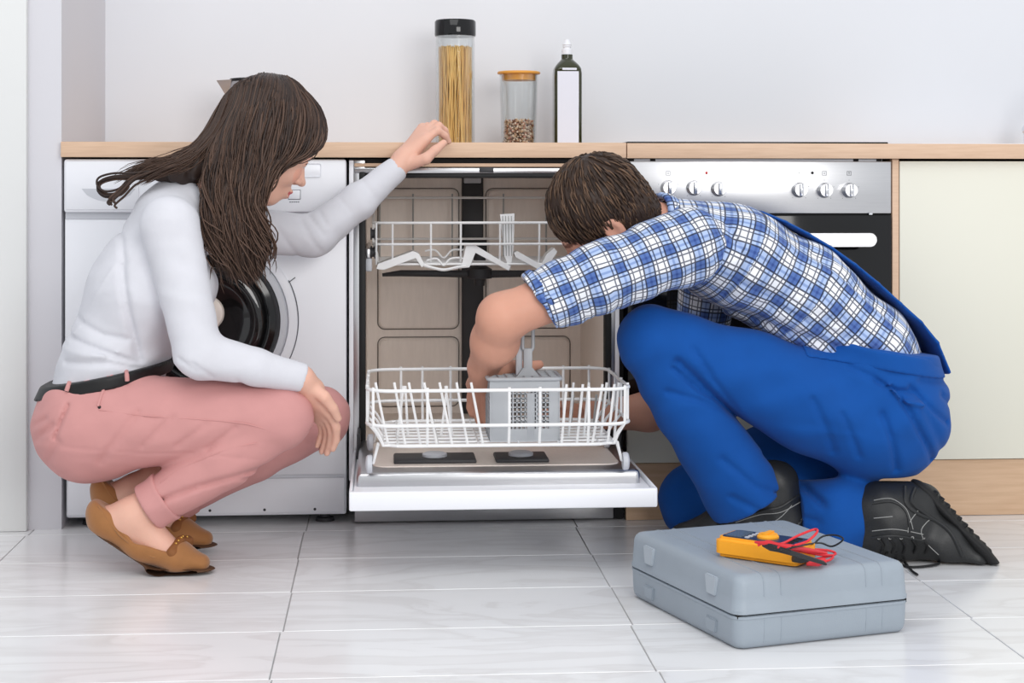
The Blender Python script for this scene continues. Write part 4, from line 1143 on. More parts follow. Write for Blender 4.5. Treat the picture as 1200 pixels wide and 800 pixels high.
M['skin'] = mat('skin', (1, 1, 1), 0.5, var=0.03, scale=60, sss=0.08, attr='tone', spec=0.35, bump=0.05, bscale=400)
M['white_jersey'] = cloth('white_jersey', (212, 212, 218))
M['pink_twill'] = cloth('pink_twill', (203, 147, 144))
M['blue_twill'] = cloth('blue_workwear', (12, 77, 155), var=0.06)
M['tan_suede'] = mat('tan_suede', srgb(158, 106, 58), 0.75, var=0.08, scale=50, bump=0.15, bscale=700, sheen=0.3)
M['bow_suede'] = mat('bow_suede', srgb(134, 84, 44), 0.75, var=0.08, scale=50, bump=0.15, bscale=700)
M['dark_sole'] = mat('dark_sole', srgb(84, 56, 36), 0.7, var=0.05)
M['gold'] = mat('gold_trim', srgb(196, 152, 80), 0.3, metal=1.0)
M['belt'] = mat('black_leather', srgb(15, 14, 15), 0.5, var=0.05, scale=60, bump=0.1, bscale=500)
M['boot'] = mat('black_boot_leather', srgb(36, 37, 38), 0.45, var=0.08, scale=40, bump=0.2, bscale=350)
M['boot_sole'] = mat('boot_sole', srgb(22, 22, 23), 0.7, var=0.05)
M['stitch'] = mat('grey_stitch', srgb(150, 150, 148), 0.7)
M['eye_white'] = mat('eye', srgb(228, 224, 220), 0.15)
def hairmat(name, c1, c2):
    m = mat(name, srgb(*c1), 0.5, var=0.0, scale=70, col2=srgb(*c2), spec=0.4, stretch=(1, 1, 0.25), aniso=0.4)
    return m
M['hair_w1'] = hairmat('brown_hair', (72, 53, 43), (54, 39, 32))
M['hair_w2'] = hairmat('brown_hair_light', (94, 71, 58), (68, 50, 41))
M['hair_w3'] = hairmat('brown_hair_dark', (54, 40, 34), (42, 31, 27))
M['hair_m1'] = hairmat('short_brown_hair', (88, 66, 50), (60, 44, 34))
M['hair_m2'] = hairmat('short_brown_hair_light', (112, 86, 66), (80, 60, 46))
M['hair_m3'] = hairmat('short_brown_hair_dark', (58, 42, 33), (44, 32, 26))

def plaid():
    m = bpy.data.materials.new('blue_plaid_cotton'); m.use_nodes = True
    nt = m.node_tree; N = nt.nodes; L = nt.links; b = N['Principled BSDF']
    b.inputs['Roughness'].default_value = 0.85; b.inputs['Specular IOR Level'].default_value = 0.2; b.inputs['Sheen Weight'].default_value = 0.1
    at = N.new('ShaderNodeAttribute'); at.attribute_name = 'weave'
    sp = N.new('ShaderNodeSeparateXYZ'); L.new(at.outputs['Vector'], sp.inputs[0])
    def ramp(sock, stops):
        mu = N.new('ShaderNodeMath'); mu.operation = 'DIVIDE'; L.new(sock, mu.inputs[0]); mu.inputs[1].default_value = 0.054
        fr = N.new('ShaderNodeMath'); fr.operation = 'FRACT'; L.new(mu.outputs[0], fr.inputs[0])
        r = N.new('ShaderNodeValToRGB'); r.color_ramp.interpolation = 'LINEAR'
        e = r.color_ramp.elements
        while len(e) > 1: e.remove(e[-1])
        e[0].position = stops[0][0]; e[0].color = (stops[0][1],) * 3 + (1,)
        for p_, v in stops[1:]:
            x = e.new(p_); x.color = (v,) * 3 + (1,)
        L.new(fr.outputs[0], r.inputs[0]); return r.outputs[0]
    band = [(0, 0), (0.03, 0.0), (0.06, 0.62), (0.18, 0.62), (0.21, 0.95), (0.27, 0.95), (0.30, 0.62), (0.42, 0.62), (0.45, 0.0), (0.99, 0.0)]
    line = [(0, 0), (0.005, 0), (0.02, 1), (0.065, 1), (0.08, 0), (0.42, 0), (0.435, 1), (0.48, 1), (0.495, 0), (0.58, 0), (0.595, .9), (0.635, .9), (0.65, 0), (0.86, 0), (0.875, .9), (0.915, .9), (0.93, 0)]
    bu, bv, lu, lv = ramp(sp.outputs[0], band), ramp(sp.outputs[1], band), ramp(sp.outputs[0], line), ramp(sp.outputs[1], line)
    def mth(op, a, c):
        n = N.new('ShaderNodeMath'); n.operation = op
        for i, v in enumerate((a, c)):
            if isinstance(v, (int, float)): n.inputs[i].default_value = v
            else: L.new(v, n.inputs[i])
        return n.outputs[0]
    s = mth('MULTIPLY', mth('ADD', bu, bv), 0.5)
    cr = N.new('ShaderNodeValToRGB'); e = cr.color_ramp.elements
    e[0].position = 0.0; e[0].color = srgb(238, 240, 246); e[1].position = 1.0; e[1].color = srgb(44, 66, 128)
    x = e.new(0.32); x.color = srgb(168, 188, 224); x = e.new(0.62); x.color = srgb(84, 112, 172)
    L.new(s, cr.inputs[0])
    ln = mth('MULTIPLY', mth('MAXIMUM', lu, lv), 0.92)
    mx = N.new('ShaderNodeMix'); mx.data_type = 'RGBA'; L.new(ln, mx.inputs[0]); L.new(cr.outputs[0], mx.inputs[6]); mx.inputs[7].default_value = srgb(28, 33, 58)
    L.new(mx.outputs[2], b.inputs['Base Color'])
    wrinkle(m, 0.010, 0.3, 6.0)
    return m
M['plaid'] = plaid()
GR = lambda prims, g: [dict(p, ra=p['ra'] + g, rb=p['rb'] + g) if p['t'] == 'rc' and not p['sub'] else (dict(p, r=p['r'] + g) if p['t'] == 'el' and not p['sub'] else p) for p in prims]
YA = (0, 1, 0)

# ------------------------------------------------------------------ woman
def build_woman():
    root = empty('person', (-0.80, -0.36, 0), 'woman in white long-sleeved top and pink trousers squatting beside the washing machine', 'person')
    hc = A(314, 163, -0.29); fwd = (.75, .36, -.55); up = (.49, .24, .84)
    hp, hw, fr = head_prims(hc, fwd, up, 1.0)
    sh_n, el_n, wr_n = A(199, 264, -.470), A(233, 415, -.505), A(354, 443, -.470)
    sh_f, el_f, wr_f = A(245, 268, -.165), A(368, 276, -.125), A(464, 198, -.070)
    mid_n = A(300, 430, -.490)
    torso = [rc(A(112, 490, -.33), A(133, 425, -.33), .103, .096, .03, 1.4, YA), rc(A(133, 425, -.33), A(170, 340, -.325), .096, .108, .03, 1.25, YA),
             rc(A(170, 340, -.325), A(200, 262, -.32), .108, .078, .03, 1.45, YA)]
    bust = [el(A(218, 335, -.40), (.058, .06, .06), None, .03), el(A(222, 335, -.25), (.058, .06, .06), None, .03)]
    shoulders = [rc(A(205, 255, -.32), sh_n, .06, .052, .03), rc(A(210, 255, -.32), sh_f, .06, .050, .03)]
    arm_n = [rc(sh_n, el_n, .054, .044, .015), rc(el_n, mid_n, .044, .034, .015), rc(mid_n, wr_n, .034, .0265, .01)]
    arm_f = [rc(sh_f, el_f, .052, .043, .015), rc(el_f, A(420, 236, -.095), .043, .037, .015), rc(A(420, 236, -.095), wr_f, .037, .0255, .01)]
    hip_n, kn_n, an_n = A(105, 496, -.415), A(328, 488, -.455), A(178, 592, -.455)
    hip_f, kn_f, an_f = A(110, 492, -.245), A(374, 489, -.225), A(205, 583, -.255)
    seat = [el(A(108, 502, -.385), (.112, .10, .105), None, .04), el(A(112, 500, -.275), (.108, .10, .105), None, .04)]
    leg_n = [rc(hip_n, kn_n, .100, .0645, .03), rc(kn_n, A(262, 537, -.455), .060, .058, .006), rc(A(262, 537, -.455), an_n, .058, .043, .01)]
    leg_f = [rc(hip_f, kn_f, .098, .0640, .03), rc(kn_f, A(300, 530, -.235), .060, .056, .006), rc(A(300, 530, -.235), an_f, .056, .043, .01)]
    g = -.008
    # hands
    def finger(pts, r0, r1): return chain(pts, np.linspace(r0, r1, len(pts)), .004)
    # far hand on the worktop: back of hand up, fingers bent over the top, thumb along the edge
    F = lambda x, y, Y: A(x, y, Y)
    hand_f = [rc(wr_f, F(474, 186, -.062), .025, .023, .012, 1.15, YA)]
    kn = [F(499, 163, -.060), F(503, 157, -.045), F(501, 152, -.030), F(495, 150, -.014)]
    for q in kn: hand_f.append(rc(F(472, 188, -.058), q, .019, .0120, .012))
    hand_f += finger([kn[0], F(513, 152.5, -.056), F(521.5, 159, -.046), F(526, 166, -.038)], .0100, .0066)
    hand_f += finger([kn[1], F(514, 147.5, -.036), F(521, 153, -.022), F(524, 160, -.012)], .0105, .0070)
    hand_f += finger([kn[2], F(509, 145, -.016), F(517, 153, .000), F(520, 160, .012)], .0100, .0068)
    hand_f += finger([kn[3], F(501, 147.5, .000), F(506, 152, .014), F(508, 158, .025)], .0092, .0062)
    hand_f += finger([F(480, 192, -.072), F(499, 186, -.086), F(510, 176, -.084), F(520, 167.5, -.072)], .0150, .0082)
    # near hand hanging over the knee
    hand_n = [rc(wr_n, F(367, 457, -.452), .024, .023, .012)]
    kn = [F(387, 484, -.440), F(383, 487, -.422), F(379, 489, -.408), F(374, 490, -.396)]
    for q in kn: hand_n.append(rc(F(365, 456, -.448), q, .017, .0125, .012))
    hand_n += finger([kn[0], F(394, 501, -.428), F(394, 515, -.415), F(390, 526, -.408)], .0100, .0066)
    hand_n += finger([kn[1], F(389, 506, -.412), F(387, 521, -.402), F(383, 531, -.396)], .0100, .0066)
    hand_n += finger([kn[2], F(384, 506, -.398), F(381, 520, -.390), F(377, 529, -.386)], .0095, .0064)
    hand_n += finger([kn[3], F(378, 504, -.384), F(375, 515, -.378), F(372, 522, -.376)], .0088, .0060)
    hand_n += finger([F(367, 455, -.466), F(380, 465, -.470), F(390, 478, -.462), F(396, 490, -.452)], .0140, .0080)
    def foot(dx, dy, Y):
        Q = lambda x, y: A(x + dx, y + dy, Y)
        return [rc(Q(178, 590), Q(150, 606), .036, .031, .02), rc(Q(150, 606), Q(126, 610), .031, .028, .015), rc(Q(155, 604), Q(205, 650), .033, .021, .02, 1.15, YA), rc(Q(130, 612), Q(205, 654), .024, .020, .02), rc(Q(205, 652), Q(238, 659), .022, .012, .01, 1.6, YA)]
    ft_n, ft_f = foot(0, 0, -.455), foot(4, -28, -.27)
    neck = [rc(hw(-.030, 0, -.060), A(246, 232, -.312), .050, .056, .025)]
    body = hp + neck + GR(torso, g) + GR(bust, g) + GR(shoulders, g) + GR(arm_n, g * .6) + GR(arm_f, g) + hand_n + hand_f + GR(seat, g) + GR(leg_n, -.018) + GR(leg_f, -.018) + ft_n + ft_f
    V, Q = sdf_mesh(body, .0032)
    base = np.array(srgb(224, 176, 156)[:3])
    mesh_obj('body', V, Q, M['skin'], root, skin_color(V, base, [(hc, fr, 1.0, np.array(srgb(196, 92, 96)[:3]))]))
    for q in (1, -1):
        c = hw(.0795, .031 * q, -.0075)
        bm = bmesh.new(); bmesh.ops.create_uvsphere(bm, u_segments=16, v_segments=10, radius=.0115)
        bm.transform(Matrix.Translation(c)); bm_to('eye', bm, M['eye_white'], root, True)
    # --- top
    sw = [p_ for p_ in torso + bust + shoulders + arm_n + arm_f]
    w_dir = np.array(A(120, 440, -.33) - A(150, 380, -.33))
    sw = GR(sw, .002) + [rc(A(214, 250, -.32), A(246, 232, -.312), .07, .060, .03)]
    sw += [plane(A(356, 443.5, -.469), wr_n - mid_n, .003, .07), plane(A(467, 195, -.07), wr_f - A(420, 236, -.095), .003, .07), plane(A(246, 227, -.312), hw(-.03, 0, -.06) - A(225, 245, -.312), .006, .12)]
    # openings at the neck and cuffs
    sw += [rc(A(235, 240, -.312), hw(-.03, 0, -.06), .053, .053, .004, sub=True), rc(A(345, 441, -.474), A(372, 450, -.455), .0195, .0195, .003, sub=True), rc(A(458, 204, -.074), A(480, 184, -.062), .0215, .0215, .003, sub=True)]
    folds = creases([(npx([(128, 358), (160, 372), (190, 377)], 0), .006, .005), (npx([(100, 370), (150, 385), (192, 400)], 0), .006, .006), (npx([(118, 402), (165, 400), (198, 407)], 0), .006, .005), (npx([(110, 388), (140, 392), (175, 392)], 0), .006, -.003),
                     (npx([(170, 302), (140, 350), (110, 395), (92, 428)], 0), .003, -.0022), (npx([(182, 300), (176, 275), (166, 262)], 0), .007, .006), (npx([(196, 400), (188, 350), (180, 300)], 0), .008, .008),
                     (npx([(244, 392), (262, 404)], 0), .004, .004), (npx([(238, 402), (255, 416)], 0), .004, .004), (npx([(258, 396), (276, 410)], 0), .004, .004), (npx([(230, 440), (262, 436)], 0), .005, -.003), (npx([(300, 414), (312, 428)], 0), .004, .003),
                     (npx([(356, 256), (372, 282)], 0), .005, .0025), (npx([(366, 252), (384, 274)], 0), .004, .003), (npx([(378, 248), (386, 262)], 0), .004, .003), (npx([(362, 272), (380, 292)], 0), .004, .0025), (npx([(400, 232), (412, 246)], 0), .004, .002), (npx([(426, 212), (440, 232)], 0), .004, .002), (npx([(330, 264), (352, 296)], 0), .005, .0025)])
    wv = waves([((1, 0.3, .6), .11, .0008, 0.4), ((.2, .5, 1), .05, .0005, 2.0)])
    V, Q = sdf_mesh(sw, .0042, sumf(folds, wv))
    # the far sleeve reaches the dishwasher front: keep as one garment
    shirt = mesh_obj('top', V, Q, M['white_jersey'], root)
    # --- trousers
    nrm = np.array((-.19, 0, .98))
    wl = A(122, 436, -.33)
    tr_ = seat + leg_n + leg_f + [rc(A(112, 492, -.33), A(129, 432, -.33), .108, .104, .03, 1.4, YA)]
    tr_ = GR(tr_, .002)
    tr_ += [plane(wl, nrm, .003, .22)]
    tr_ += [plane(an_n, an_n - A(262, 537, -.455), .003, .075), plane(an_f, an_f - A(300, 530, -.235), .003, .075)]
    tr_ += [rc(an_n, an_n + (an_n - A(262, 537, -.455)), .038, .038, .003, sub=True), rc(an_f, an_f + (an_f - A(300, 530, -.235)), .038, .038, .003, sub=True)]
    fold2 = creases([(npx([(330, 507), (300, 514), (260, 524), (205, 545), (160, 566)], 0), .006, .009), (npx([(308, 513), (340, 503), (352, 494)], 0), .005, .006), (npx([(318, 520), (345, 512)], 0), .004, .004), (npx([(300, 516), (330, 524)], 0), .004, .004),
                     (npx([(128, 442), (120, 460), (114, 476)], 0), .004, .006), (npx([(112, 462), (92, 478), (70, 500)], 0), .006, .005), (npx([(104, 456), (80, 470), (62, 486)], 0), .005, .004), (npx([(118, 478), (100, 505), (84, 522)], 0), .007, .004), (npx([(90, 500), (74, 525)], 0), .006, .004),
                     (npx([(200, 448), (176, 478), (160, 500)], 0), .007, .0035), (npx([(235, 452), (205, 482)], 0), .006, .003), (npx([(270, 460), (240, 482)], 0), .006, .003), (npx([(300, 462), (270, 486)], 0), .005, .003), (npx([(200, 540), (215, 552), (240, 560)], 0), .004, .004), (npx([(110, 482), (200, 490), (280, 492), (320, 496)], 0), .0025, .0012),
                     (npx([(376, 470), (404, 462)], 0), .005, .003)], -.42, 1.5)
    V, Q = sdf_mesh(tr_, .0042, sumf(fold2, waves([((1, .2, .8), .09, .0009, 1.0), ((-.4, .3, 1), .05, .0006, 0.2)])))
    trou = mesh_obj('trousers', V, Q, M['pink_twill'], root)
    for an, prev in ((an_n, A(262, 537, -.455)), (an_f, A(300, 530, -.235))):
        d = (an - prev) / np.linalg.norm(an - prev)
        pr = [rc(an - d * .042, an + d * .012, .0525, .0485, .004), plane(an + d * .008, d, .004), plane(an - d * .034, -d, .004), rc(an - d * .05, an + d * .05, .0405, .0405, .003, sub=True)]
        V, Q = sdf_mesh(pr, .003, waves([((1, .2, .8), .05, .0012, 1.0)]))
        mesh_obj('turned_up_cuff', V, Q, M['pink_twill'], trou)
    # belt and loops
    cen = A(121, 443, -.33)
    bl = [rc(A(112, 492, -.33), A(129, 432, -.33), .1085, .1045, .03, 1.4, YA), rc(A(129, 432, -.33), A(150, 385, -.33), .1045, .10, .03, 1.35, YA)]
    bl = GR(bl + seat, .0095)
    bl += [plane(cen + nrm * .013, nrm, .003), plane(cen - nrm * .013, -nrm, .003)]
    V, Q = sdf_mesh(bl, .0035)
    belt = mesh_obj('belt', V, Q, M['belt'], root)
    for (xa, ya), (xb, yb) in (((88, 428), (78, 458)), ((147, 418), (149, 446))):
        q = [surf(bl, xa + (xb - xa) * t, ya + (yb - ya) * t, None, .002) for t in np.linspace(0, 1, 9)]
        q = [p_ for p_ in q if p_ is not None]
        if len(q) > 2: tube('belt_loop', [tuple(p_) for p_ in q], .0046, M['pink_twill'], trou, n=8)
    tw_ = sumf(fold2)
    q = surf(tr_, 116.5, 477, tw_, -.0005)
    lathe('pocket_rivet', [(.0035, 0), (.003, .0015), (0, .002)], tuple(q), M['belt'], trou, axis='y', n=12)
    seam('pocket_edge', tr_, [(146, 436), (132, 440), (122, 455), (115, 476)], .0034, M['pink_twill'], trou, tw_, .0008)
    seam('pocket_edge', tr_, [(128, 436), (124, 450), (117, 470)], .0026, M['pink_twill'], trou, tw_, .0006)
    seam('side_seam', tr_, [(116, 480), (170, 487), (230, 491), (285, 496), (318, 505)], .0012, M['pink_twill'], trou, tw_, .0002)
    seam('shin_seam', tr_, [(300, 519), (262, 528), (215, 548), (188, 565)], .0012, M['pink_twill'], trou, tw_, .0002)
    # --- shoes
    for dx, dy, Y in ((0, 0, -.455), (4, -28, -.27)):
        K = lambda x, y: A(x + dx, y + dy, Y)
        nr = np.array((.55, 0, .83))
        pr = [rc(K(124, 607), K(165, 638), .0345, .031, .02), rc(K(165, 638), K(208, 652), .031, .031, .02, 1.15, YA), rc(K(208, 652), K(236, 659), .029, .017, .015, 1.45, YA), rc(K(117, 598), K(124, 612), .024, .03, .02)]
        cut = [rc(K(140, 572), K(166, 622), .030, .020, .006, 3.0, YA, True), rc(K(166, 622), K(202, 640), .020, .011, .006, 3.0, YA, True), rc(K(112, 566), K(150, 590), .024, .03, .006, 3.0, YA, True)]
        flr = K(200, 668)[2] if dy == 0 else 0.0
        cut += [plane((0, 0, .006), (0, 0, -1), .003), plane(K(130, 634), -nr, .004)]
        inner = [rc(K(126, 604), K(165, 634), .029, .026, .01, sub=True)]
        V, Q = sdf_mesh(pr + cut, .003)
        shoe = mesh_obj('shoe', V, Q, M['tan_suede'], root)
        so_ = [rc(K(121, 627), K(184, 668), .027, .029, .01, .14, nr), rc(K(198, 666), K(208, 666), .030, .032, .01, .12, (0, 0, 1)), rc(K(208, 666), K(238, 666), .032, .019, .01, .16, (0, 0, 1)), plane((0, 0, .0008), (0, 0, -1), .001)]
        V, Q = sdf_mesh(so_, .003); mesh_obj('sole', V, Q, M['dark_sole'], shoe)
        tube('topline', [tuple(K(*q) + np.array((0, o, 0))) for q, o in (((118, 589), -.026), ((127, 602), -.0335), ((143, 622), -.0345), ((162, 638), -.034), ((182, 648), -.034), ((200, 648), -.030), ((206, 642), -.018), ((208, 640), 0))], .0022, M['tan_suede'], shoe, n=6)
        b0 = K(214, 637)
        bw_ = [rc(b0 + np.array((-.016, -.030, -.012)), b0 + np.array((-.006, -.004, .006)), .0125, .0085, .004), rc(b0 + np.array((-.004, .004, .006)), b0 + np.array((.006, .030, -.002)), .0085, .0125, .004), el(b0 + np.array((-.004, 0, .007)), (.009, .011, .009), None, .003)]
        V, Q = sdf_mesh(bw_, .002); bow = mesh_obj('bow', V, Q, M['bow_suede'], shoe)
        for o_ in ((-.014, -.030), (-.008, -.022), (-.003, -.012), (.003, .002), (.008, .016)):
            q = b0 + np.array((o_[0] + .006, o_[1], .0))
            top = V[np.argmax(V[:, 2] - 40 * ((V[:, :2] - q[:2]) ** 2).sum(1))]
            bmg_ = bmesh.new(); bmesh.ops.create_icosphere(bmg_, subdivisions=2, radius=.0032); bmg_.transform(Matrix.Translation(top))
            bm_to('gold_bead', bmg_, M['gold'], bow, True)
    # --- hair
    Rm = np.stack(fr, 1)
    HW = lambda *a: hw(*a)
    cap = [el(HW(-.010, 0, .032), (.101, .089, .097), Rm, .03), el(HW(-.042, 0, -.03), (.070, .080, .082), Rm, .03)]
    cap += chain([A(300, 130, -.345), A(288, 190, -.372), A(276, 235, -.385), A(274, 268, -.40)], [.056, .050, .038, .014], .03, .55, YA)
    cap += chain([A(330, 140, -.36), A(316, 180, -.375), A(300, 212, -.385)], [.034, .024, .012], .02, .5, YA)
    cap += chain([A(292, 146, -.30), A(254, 184, -.34), A(214, 198, -.36), A(172, 206, -.36)], [.052, .038, .024, .010], .03, 1.3, YA)
    cap += chain([A(290, 140, -.24), A(262, 190, -.24), A(258, 240, -.23)], [.05, .04, .02], .03)
    cap += [el(HW(.108, 0, -.045), (.078, .066, .092), Rm, .012, True)]
    def groove(q):
        x, y, z = local(q, hc, fr)
        a = np.arctan2(y, z + .02) ; b_ = np.arctan2(q[:, 0] - hc[0], -(q[:, 1] - hc[1]) + .02)
        return .0018 * np.sin(b_ * 46 + 3 * np.sin(q[:, 2] * 20)) + .0014 * np.sin(q[:, 0] * 260 + 4 * np.sin(q[:, 2] * 11))
    V, Q = sdf_mesh(cap, .0036, groove)
    hair = mesh_obj('hair', V, Q, M['hair_w3'], root)
    gs = [[(338, 92, -.285), (372, 125, -.32), (380, 160, -.335), (364, 180, -.36), (336, 188, -.385), (312, 212, -.40), (300, 245, -.41), (312, 285, -.405), (306, 315, -.40)],
          [(332, 90, -.285), (356, 125, -.36), (346, 172, -.39), (318, 204, -.405), (300, 240, -.415), (306, 290, -.415), (300, 328, -.41)],
          [(324, 89, -.285), (324, 125, -.385), (308, 186, -.41), (290, 240, -.42), (286, 290, -.425), (294, 336, -.415)],
          [(316, 88, -.285), (298, 125, -.385), (282, 186, -.41), (270, 240, -.42), (266, 290, -.43), (274, 332, -.425)],
          [(308, 88, -.285), (286, 122, -.375), (268, 182, -.40), (254, 235, -.41), (250, 280, -.43), (260, 318, -.435)],
          [(304, 90, -.285), (280, 118, -.36), (258, 163, -.385), (242, 205, -.40), (244, 245, -.42), (252, 295, -.44)]]
    fx = [[(330, 89, -.285), (350, 105, -.25), (358, 130, -.215), (345, 175, -.20), (320, 215, -.20), (300, 250, -.21)],
          [(312, 88, -.285), (310, 105, -.23), (300, 140, -.20), (285, 190, -.195), (272, 235, -.20), (262, 265, -.21)],
          [(302, 89, -.285), (280, 112, -.24), (262, 150, -.215), (250, 195, -.22), (246, 240, -.22), (246, 265, -.22)]]
    bk = [[(304, 91, -.295), (278, 118, -.36), (256, 158, -.385), (226, 188, -.40), (196, 200, -.40), (165, 214, -.39)],
          [(302, 92, -.29), (272, 122, -.335), (248, 162, -.36), (210, 185, -.375), (176, 193, -.37), (150, 207, -.365)],
          [(302, 93, -.27), (270, 124, -.30), (244, 166, -.33), (202, 188, -.34), (168, 196, -.335), (135, 211, -.33)]]
    tp = lambda G: [[A(*p_) for p_ in g_] for g_ in G]
    sets = [locks(tp(gs), 700, .0030, .0010, .0045, .009, 22, 1.7, .55, cap), locks(tp(gs), 500, .0034, .0010, .0045, .009, 22, 1.7, .55, cap),
            locks(tp(gs), 650, .0013, .0005, .0060, .009, 20, 1.8, .40, cap), locks(tp(gs), 190, .0026, .0012, .006, .021, 32, 2.3, .12, cap),
            locks(tp(bk), 420, .0030, .0010, .0045, .005, 16, 1.3, .45, cap), locks(tp(bk), 300, .0013, .0005, .0065, .008, 16, 1.8, .35, cap),
            locks(tp(fx), 420, .0032, .0010, .0050, .006, 16, 1.4, .35, cap)]
    kinds = ('hair_w1', 'hair_w3', 'hair_w2', 'hair_w2', 'hair_w1', 'hair_w2', 'hair_w3')
    for (C_, R_2), k in zip(sets, kinds):
        tubes_np('hair_locks', C_, R_2, M[k], hair)
    bms = [bmesh.new() for _ in range(3)]
    # loose curl lying over the shoulder
    c1 = [(182, 203, -.38), (156, 206, -.38), (134, 206, -.375), (117, 211, -.37), (115, 220, -.37), (124, 227, -.375), (140, 224, -.38), (150, 214, -.385)]
    c2 = [(176, 204, -.38), (156, 212, -.385), (142, 226, -.388), (131, 236, -.388), (134, 240, -.388)]
    for pts_, n_ in ((c1, 9), (c2, 7)):
        for _ in range(n_):
            j = np.array([random.gauss(0, 1) for _ in range(3)]) * .0042
            add_tube(random.choice(bms), [tuple(q + j) for q in spline([A(*p_) for p_ in pts_], 6)], [.0024] * (6 * (len(pts_) - 1)) + [.0008], 5)
    for b_, k in zip(bms, ('hair_w1', 'hair_w2', 'hair_w3')):
        bm_to('hair_locks', b_, M[k], hair, True)
    return root
build_woman()

# ------------------------------------------------------------------ man
def build_man():
    root = empty('person', (0.55, -0.35, 0), 'man in blue plaid shirt and blue dungarees kneeling with an arm in the dishwasher', 'person')
    hc = A(704, 255, -.37); fwd = (-.70, .15, -.70); up = (-.70, -.23, .65)
    hp, hw, fr = head_prims(hc, fwd, up, 1.0)
    sh_n, el_n, wr_n = A(800, 287, -.455), A(588, 372, -.515), A(566, 430, -.385)
    sh_f, el_f, wr_f = A(835, 300, -.165), A(812, 470, -.078), A(690, 487, -.068)
    torso = [rc(A(1026, 440, -.31), A(1008, 412, -.31), .098, .106, .03, 1.35, YA), rc(A(1008, 412, -.31), A(935, 347, -.31), .109, .108, .03, 1.4, YA),
             rc(A(935, 347, -.31), A(858, 300, -.312), .108, .104, .03, 1.5, YA), rc(A(858, 300, -.312), A(805, 282, -.318), .104, .078, .03, 1.8, YA)]
    arm_up = A(700, 327, -.49); slv = A(632, 355, -.505)
    hip_n, kn_n, an_n = A(1015, 492, -.385), A(764, 400, -.412), A(880, 596, -.375)
    hip_f, kn_f, an_f = A(1010, 500, -.225), A(815, 588, -.135), A(990, 606, -.405)
    seat = [el(A(1036, 492, -.365), (.122, .115, .13), None, .05), el(A(1036, 492, -.255), (.118, .11, .13), None, .05)]
    thigh_n = [rc(hip_n, kn_n, .118, .071, .03)]
    shin_n = [rc(kn_n, A(815, 485, -.40), .067, .073, .006), rc(A(815, 485, -.40), A(884, 600, -.376), .073, .082, .01)]
    shin_b = [rc(kn_n, A(815, 485, -.40), .045, .042, .01), rc(A(815, 485, -.40), A(868, 566, -.376), .042, .034, .01), rc(A(868, 566, -.376), A(905, 600, -.366), .034, .034, .01)]
    leg_f = [rc(hip_f, kn_f, .11, .075, .03), rc(kn_f, A(900, 606, -.26), .075, .072, .02), rc(A(900, 606, -.26), an_f, .072, .080, .02)]
    # arms and hands
    arm = [rc(sh_n, arm_up, .058, .050, .015), rc(arm_up, el_n, .048, .045, .015), rc(el_n, A(580, 400, -.46), .047, .046, .02), rc(A(580, 400, -.46), wr_n, .046, .0305, .02)]
    def finger(pts, r0, r1): return chain(pts, np.linspace(r0, r1, len(pts)), .004)
    F = A
    kn = [F(578, 452, -.345), F(570, 454, -.330), F(561, 453, -.318), F(554, 450, -.308)]
    hand = [rc(wr_n, F(566, 440, -.365), .030, .028, .012)]
    for q in kn: hand.append(rc(F(566, 436, -.372), q, .022, .0150, .012))
    hand += finger([kn[0], F(579, 468, -.330), F(580, 483, -.322), F(580, 494, -.325)], .0118, .0080)
    hand += finger([kn[1], F(570, 472, -.315), F(570, 488, -.308), F(571, 499, -.312)], .0118, .0080)
    hand += finger([kn[2], F(560, 471, -.303), F(560, 486, -.298), F(562, 496, -.300)], .0112, .0078)
    hand += finger([kn[3], F(552, 465, -.295), F(551, 477, -.290), F(553, 485, -.292)], .0100, .0072)
    hand += finger([F(573, 434, -.385), F(592, 430, -.372), F(612, 431, -.352), F(632, 427, -.338)], .0215, .0095)
    arm2 = [rc(sh_f, el_f, .055, .043, .015), rc(el_f, A(760, 482, -.070), .043, .043, .015), rc(A(760, 482, -.070), wr_f, .043, .030, .015), rc(wr_f, F(672, 488, -.068), .029, .027, .012)]
    k2 = [F(652, 482, -.095), F(650, 485, -.078), F(650, 490, -.062), F(652, 495, -.048)]
    for q in k2: arm2.append(rc(F(676, 488, -.068), q, .020, .0145, .012))
    for i, q in enumerate(k2):
        o = np.array((-.034, .0, .0)); arm2 += finger([q, q + o + np.array((0, 0, -.006)), q + o * 1.7 + np.array((0, 0, -.022)), q + o * 2.0 + np.array((.004, 0, -.040))], .0112, .0076)
    arm2 += finger([F(676, 482, -.095), F(664, 474, -.108), F(654, 474, -.115)], .0150, .0090)
    foot_n = [rc(A(893, 590, -.373), A(910, 612, -.36), .032, .036, .02), rc(A(905, 616, -.36), A(822, 628, -.33), .032, .022, .02)]
    foot_f = [rc(an_f, A(1070, 598, -.43), .050, .040, .02), rc(A(1050, 610, -.43), A(1112, 638, -.46), .038, .026, .02)]
    neck = [rc(hw(-.035, 0, -.055), A(790, 276, -.325), .055, .064, .025)]
    g = -.009
    body = hp + neck + GR(torso, g) + arm + hand + arm2 + GR(seat, g) + GR(thigh_n, -.018) + shin_b + GR(leg_f[:2], -.030) + [rc(A(900, 606, -.26), an_f, .036, .040, .02)] + foot_n + foot_f
    V, Q = sdf_mesh(body, .0034)
    base = np.array(srgb(204, 150, 128)[:3])
    mesh_obj('body', V, Q, M['skin'], root, skin_color(V, base, [(hc, fr, 1.0, np.array(srgb(186, 100, 96)[:3]))]))
    for q in (1, -1):
        c = hw(.0795, .031 * q, -.0075)
        bm = bmesh.new(); bmesh.ops.create_uvsphere(bm, u_segments=16, v_segments=10, radius=.0115)
        bm.transform(Matrix.Translation(c)); bm_to('eye', bm, M['eye_white'], root, True)
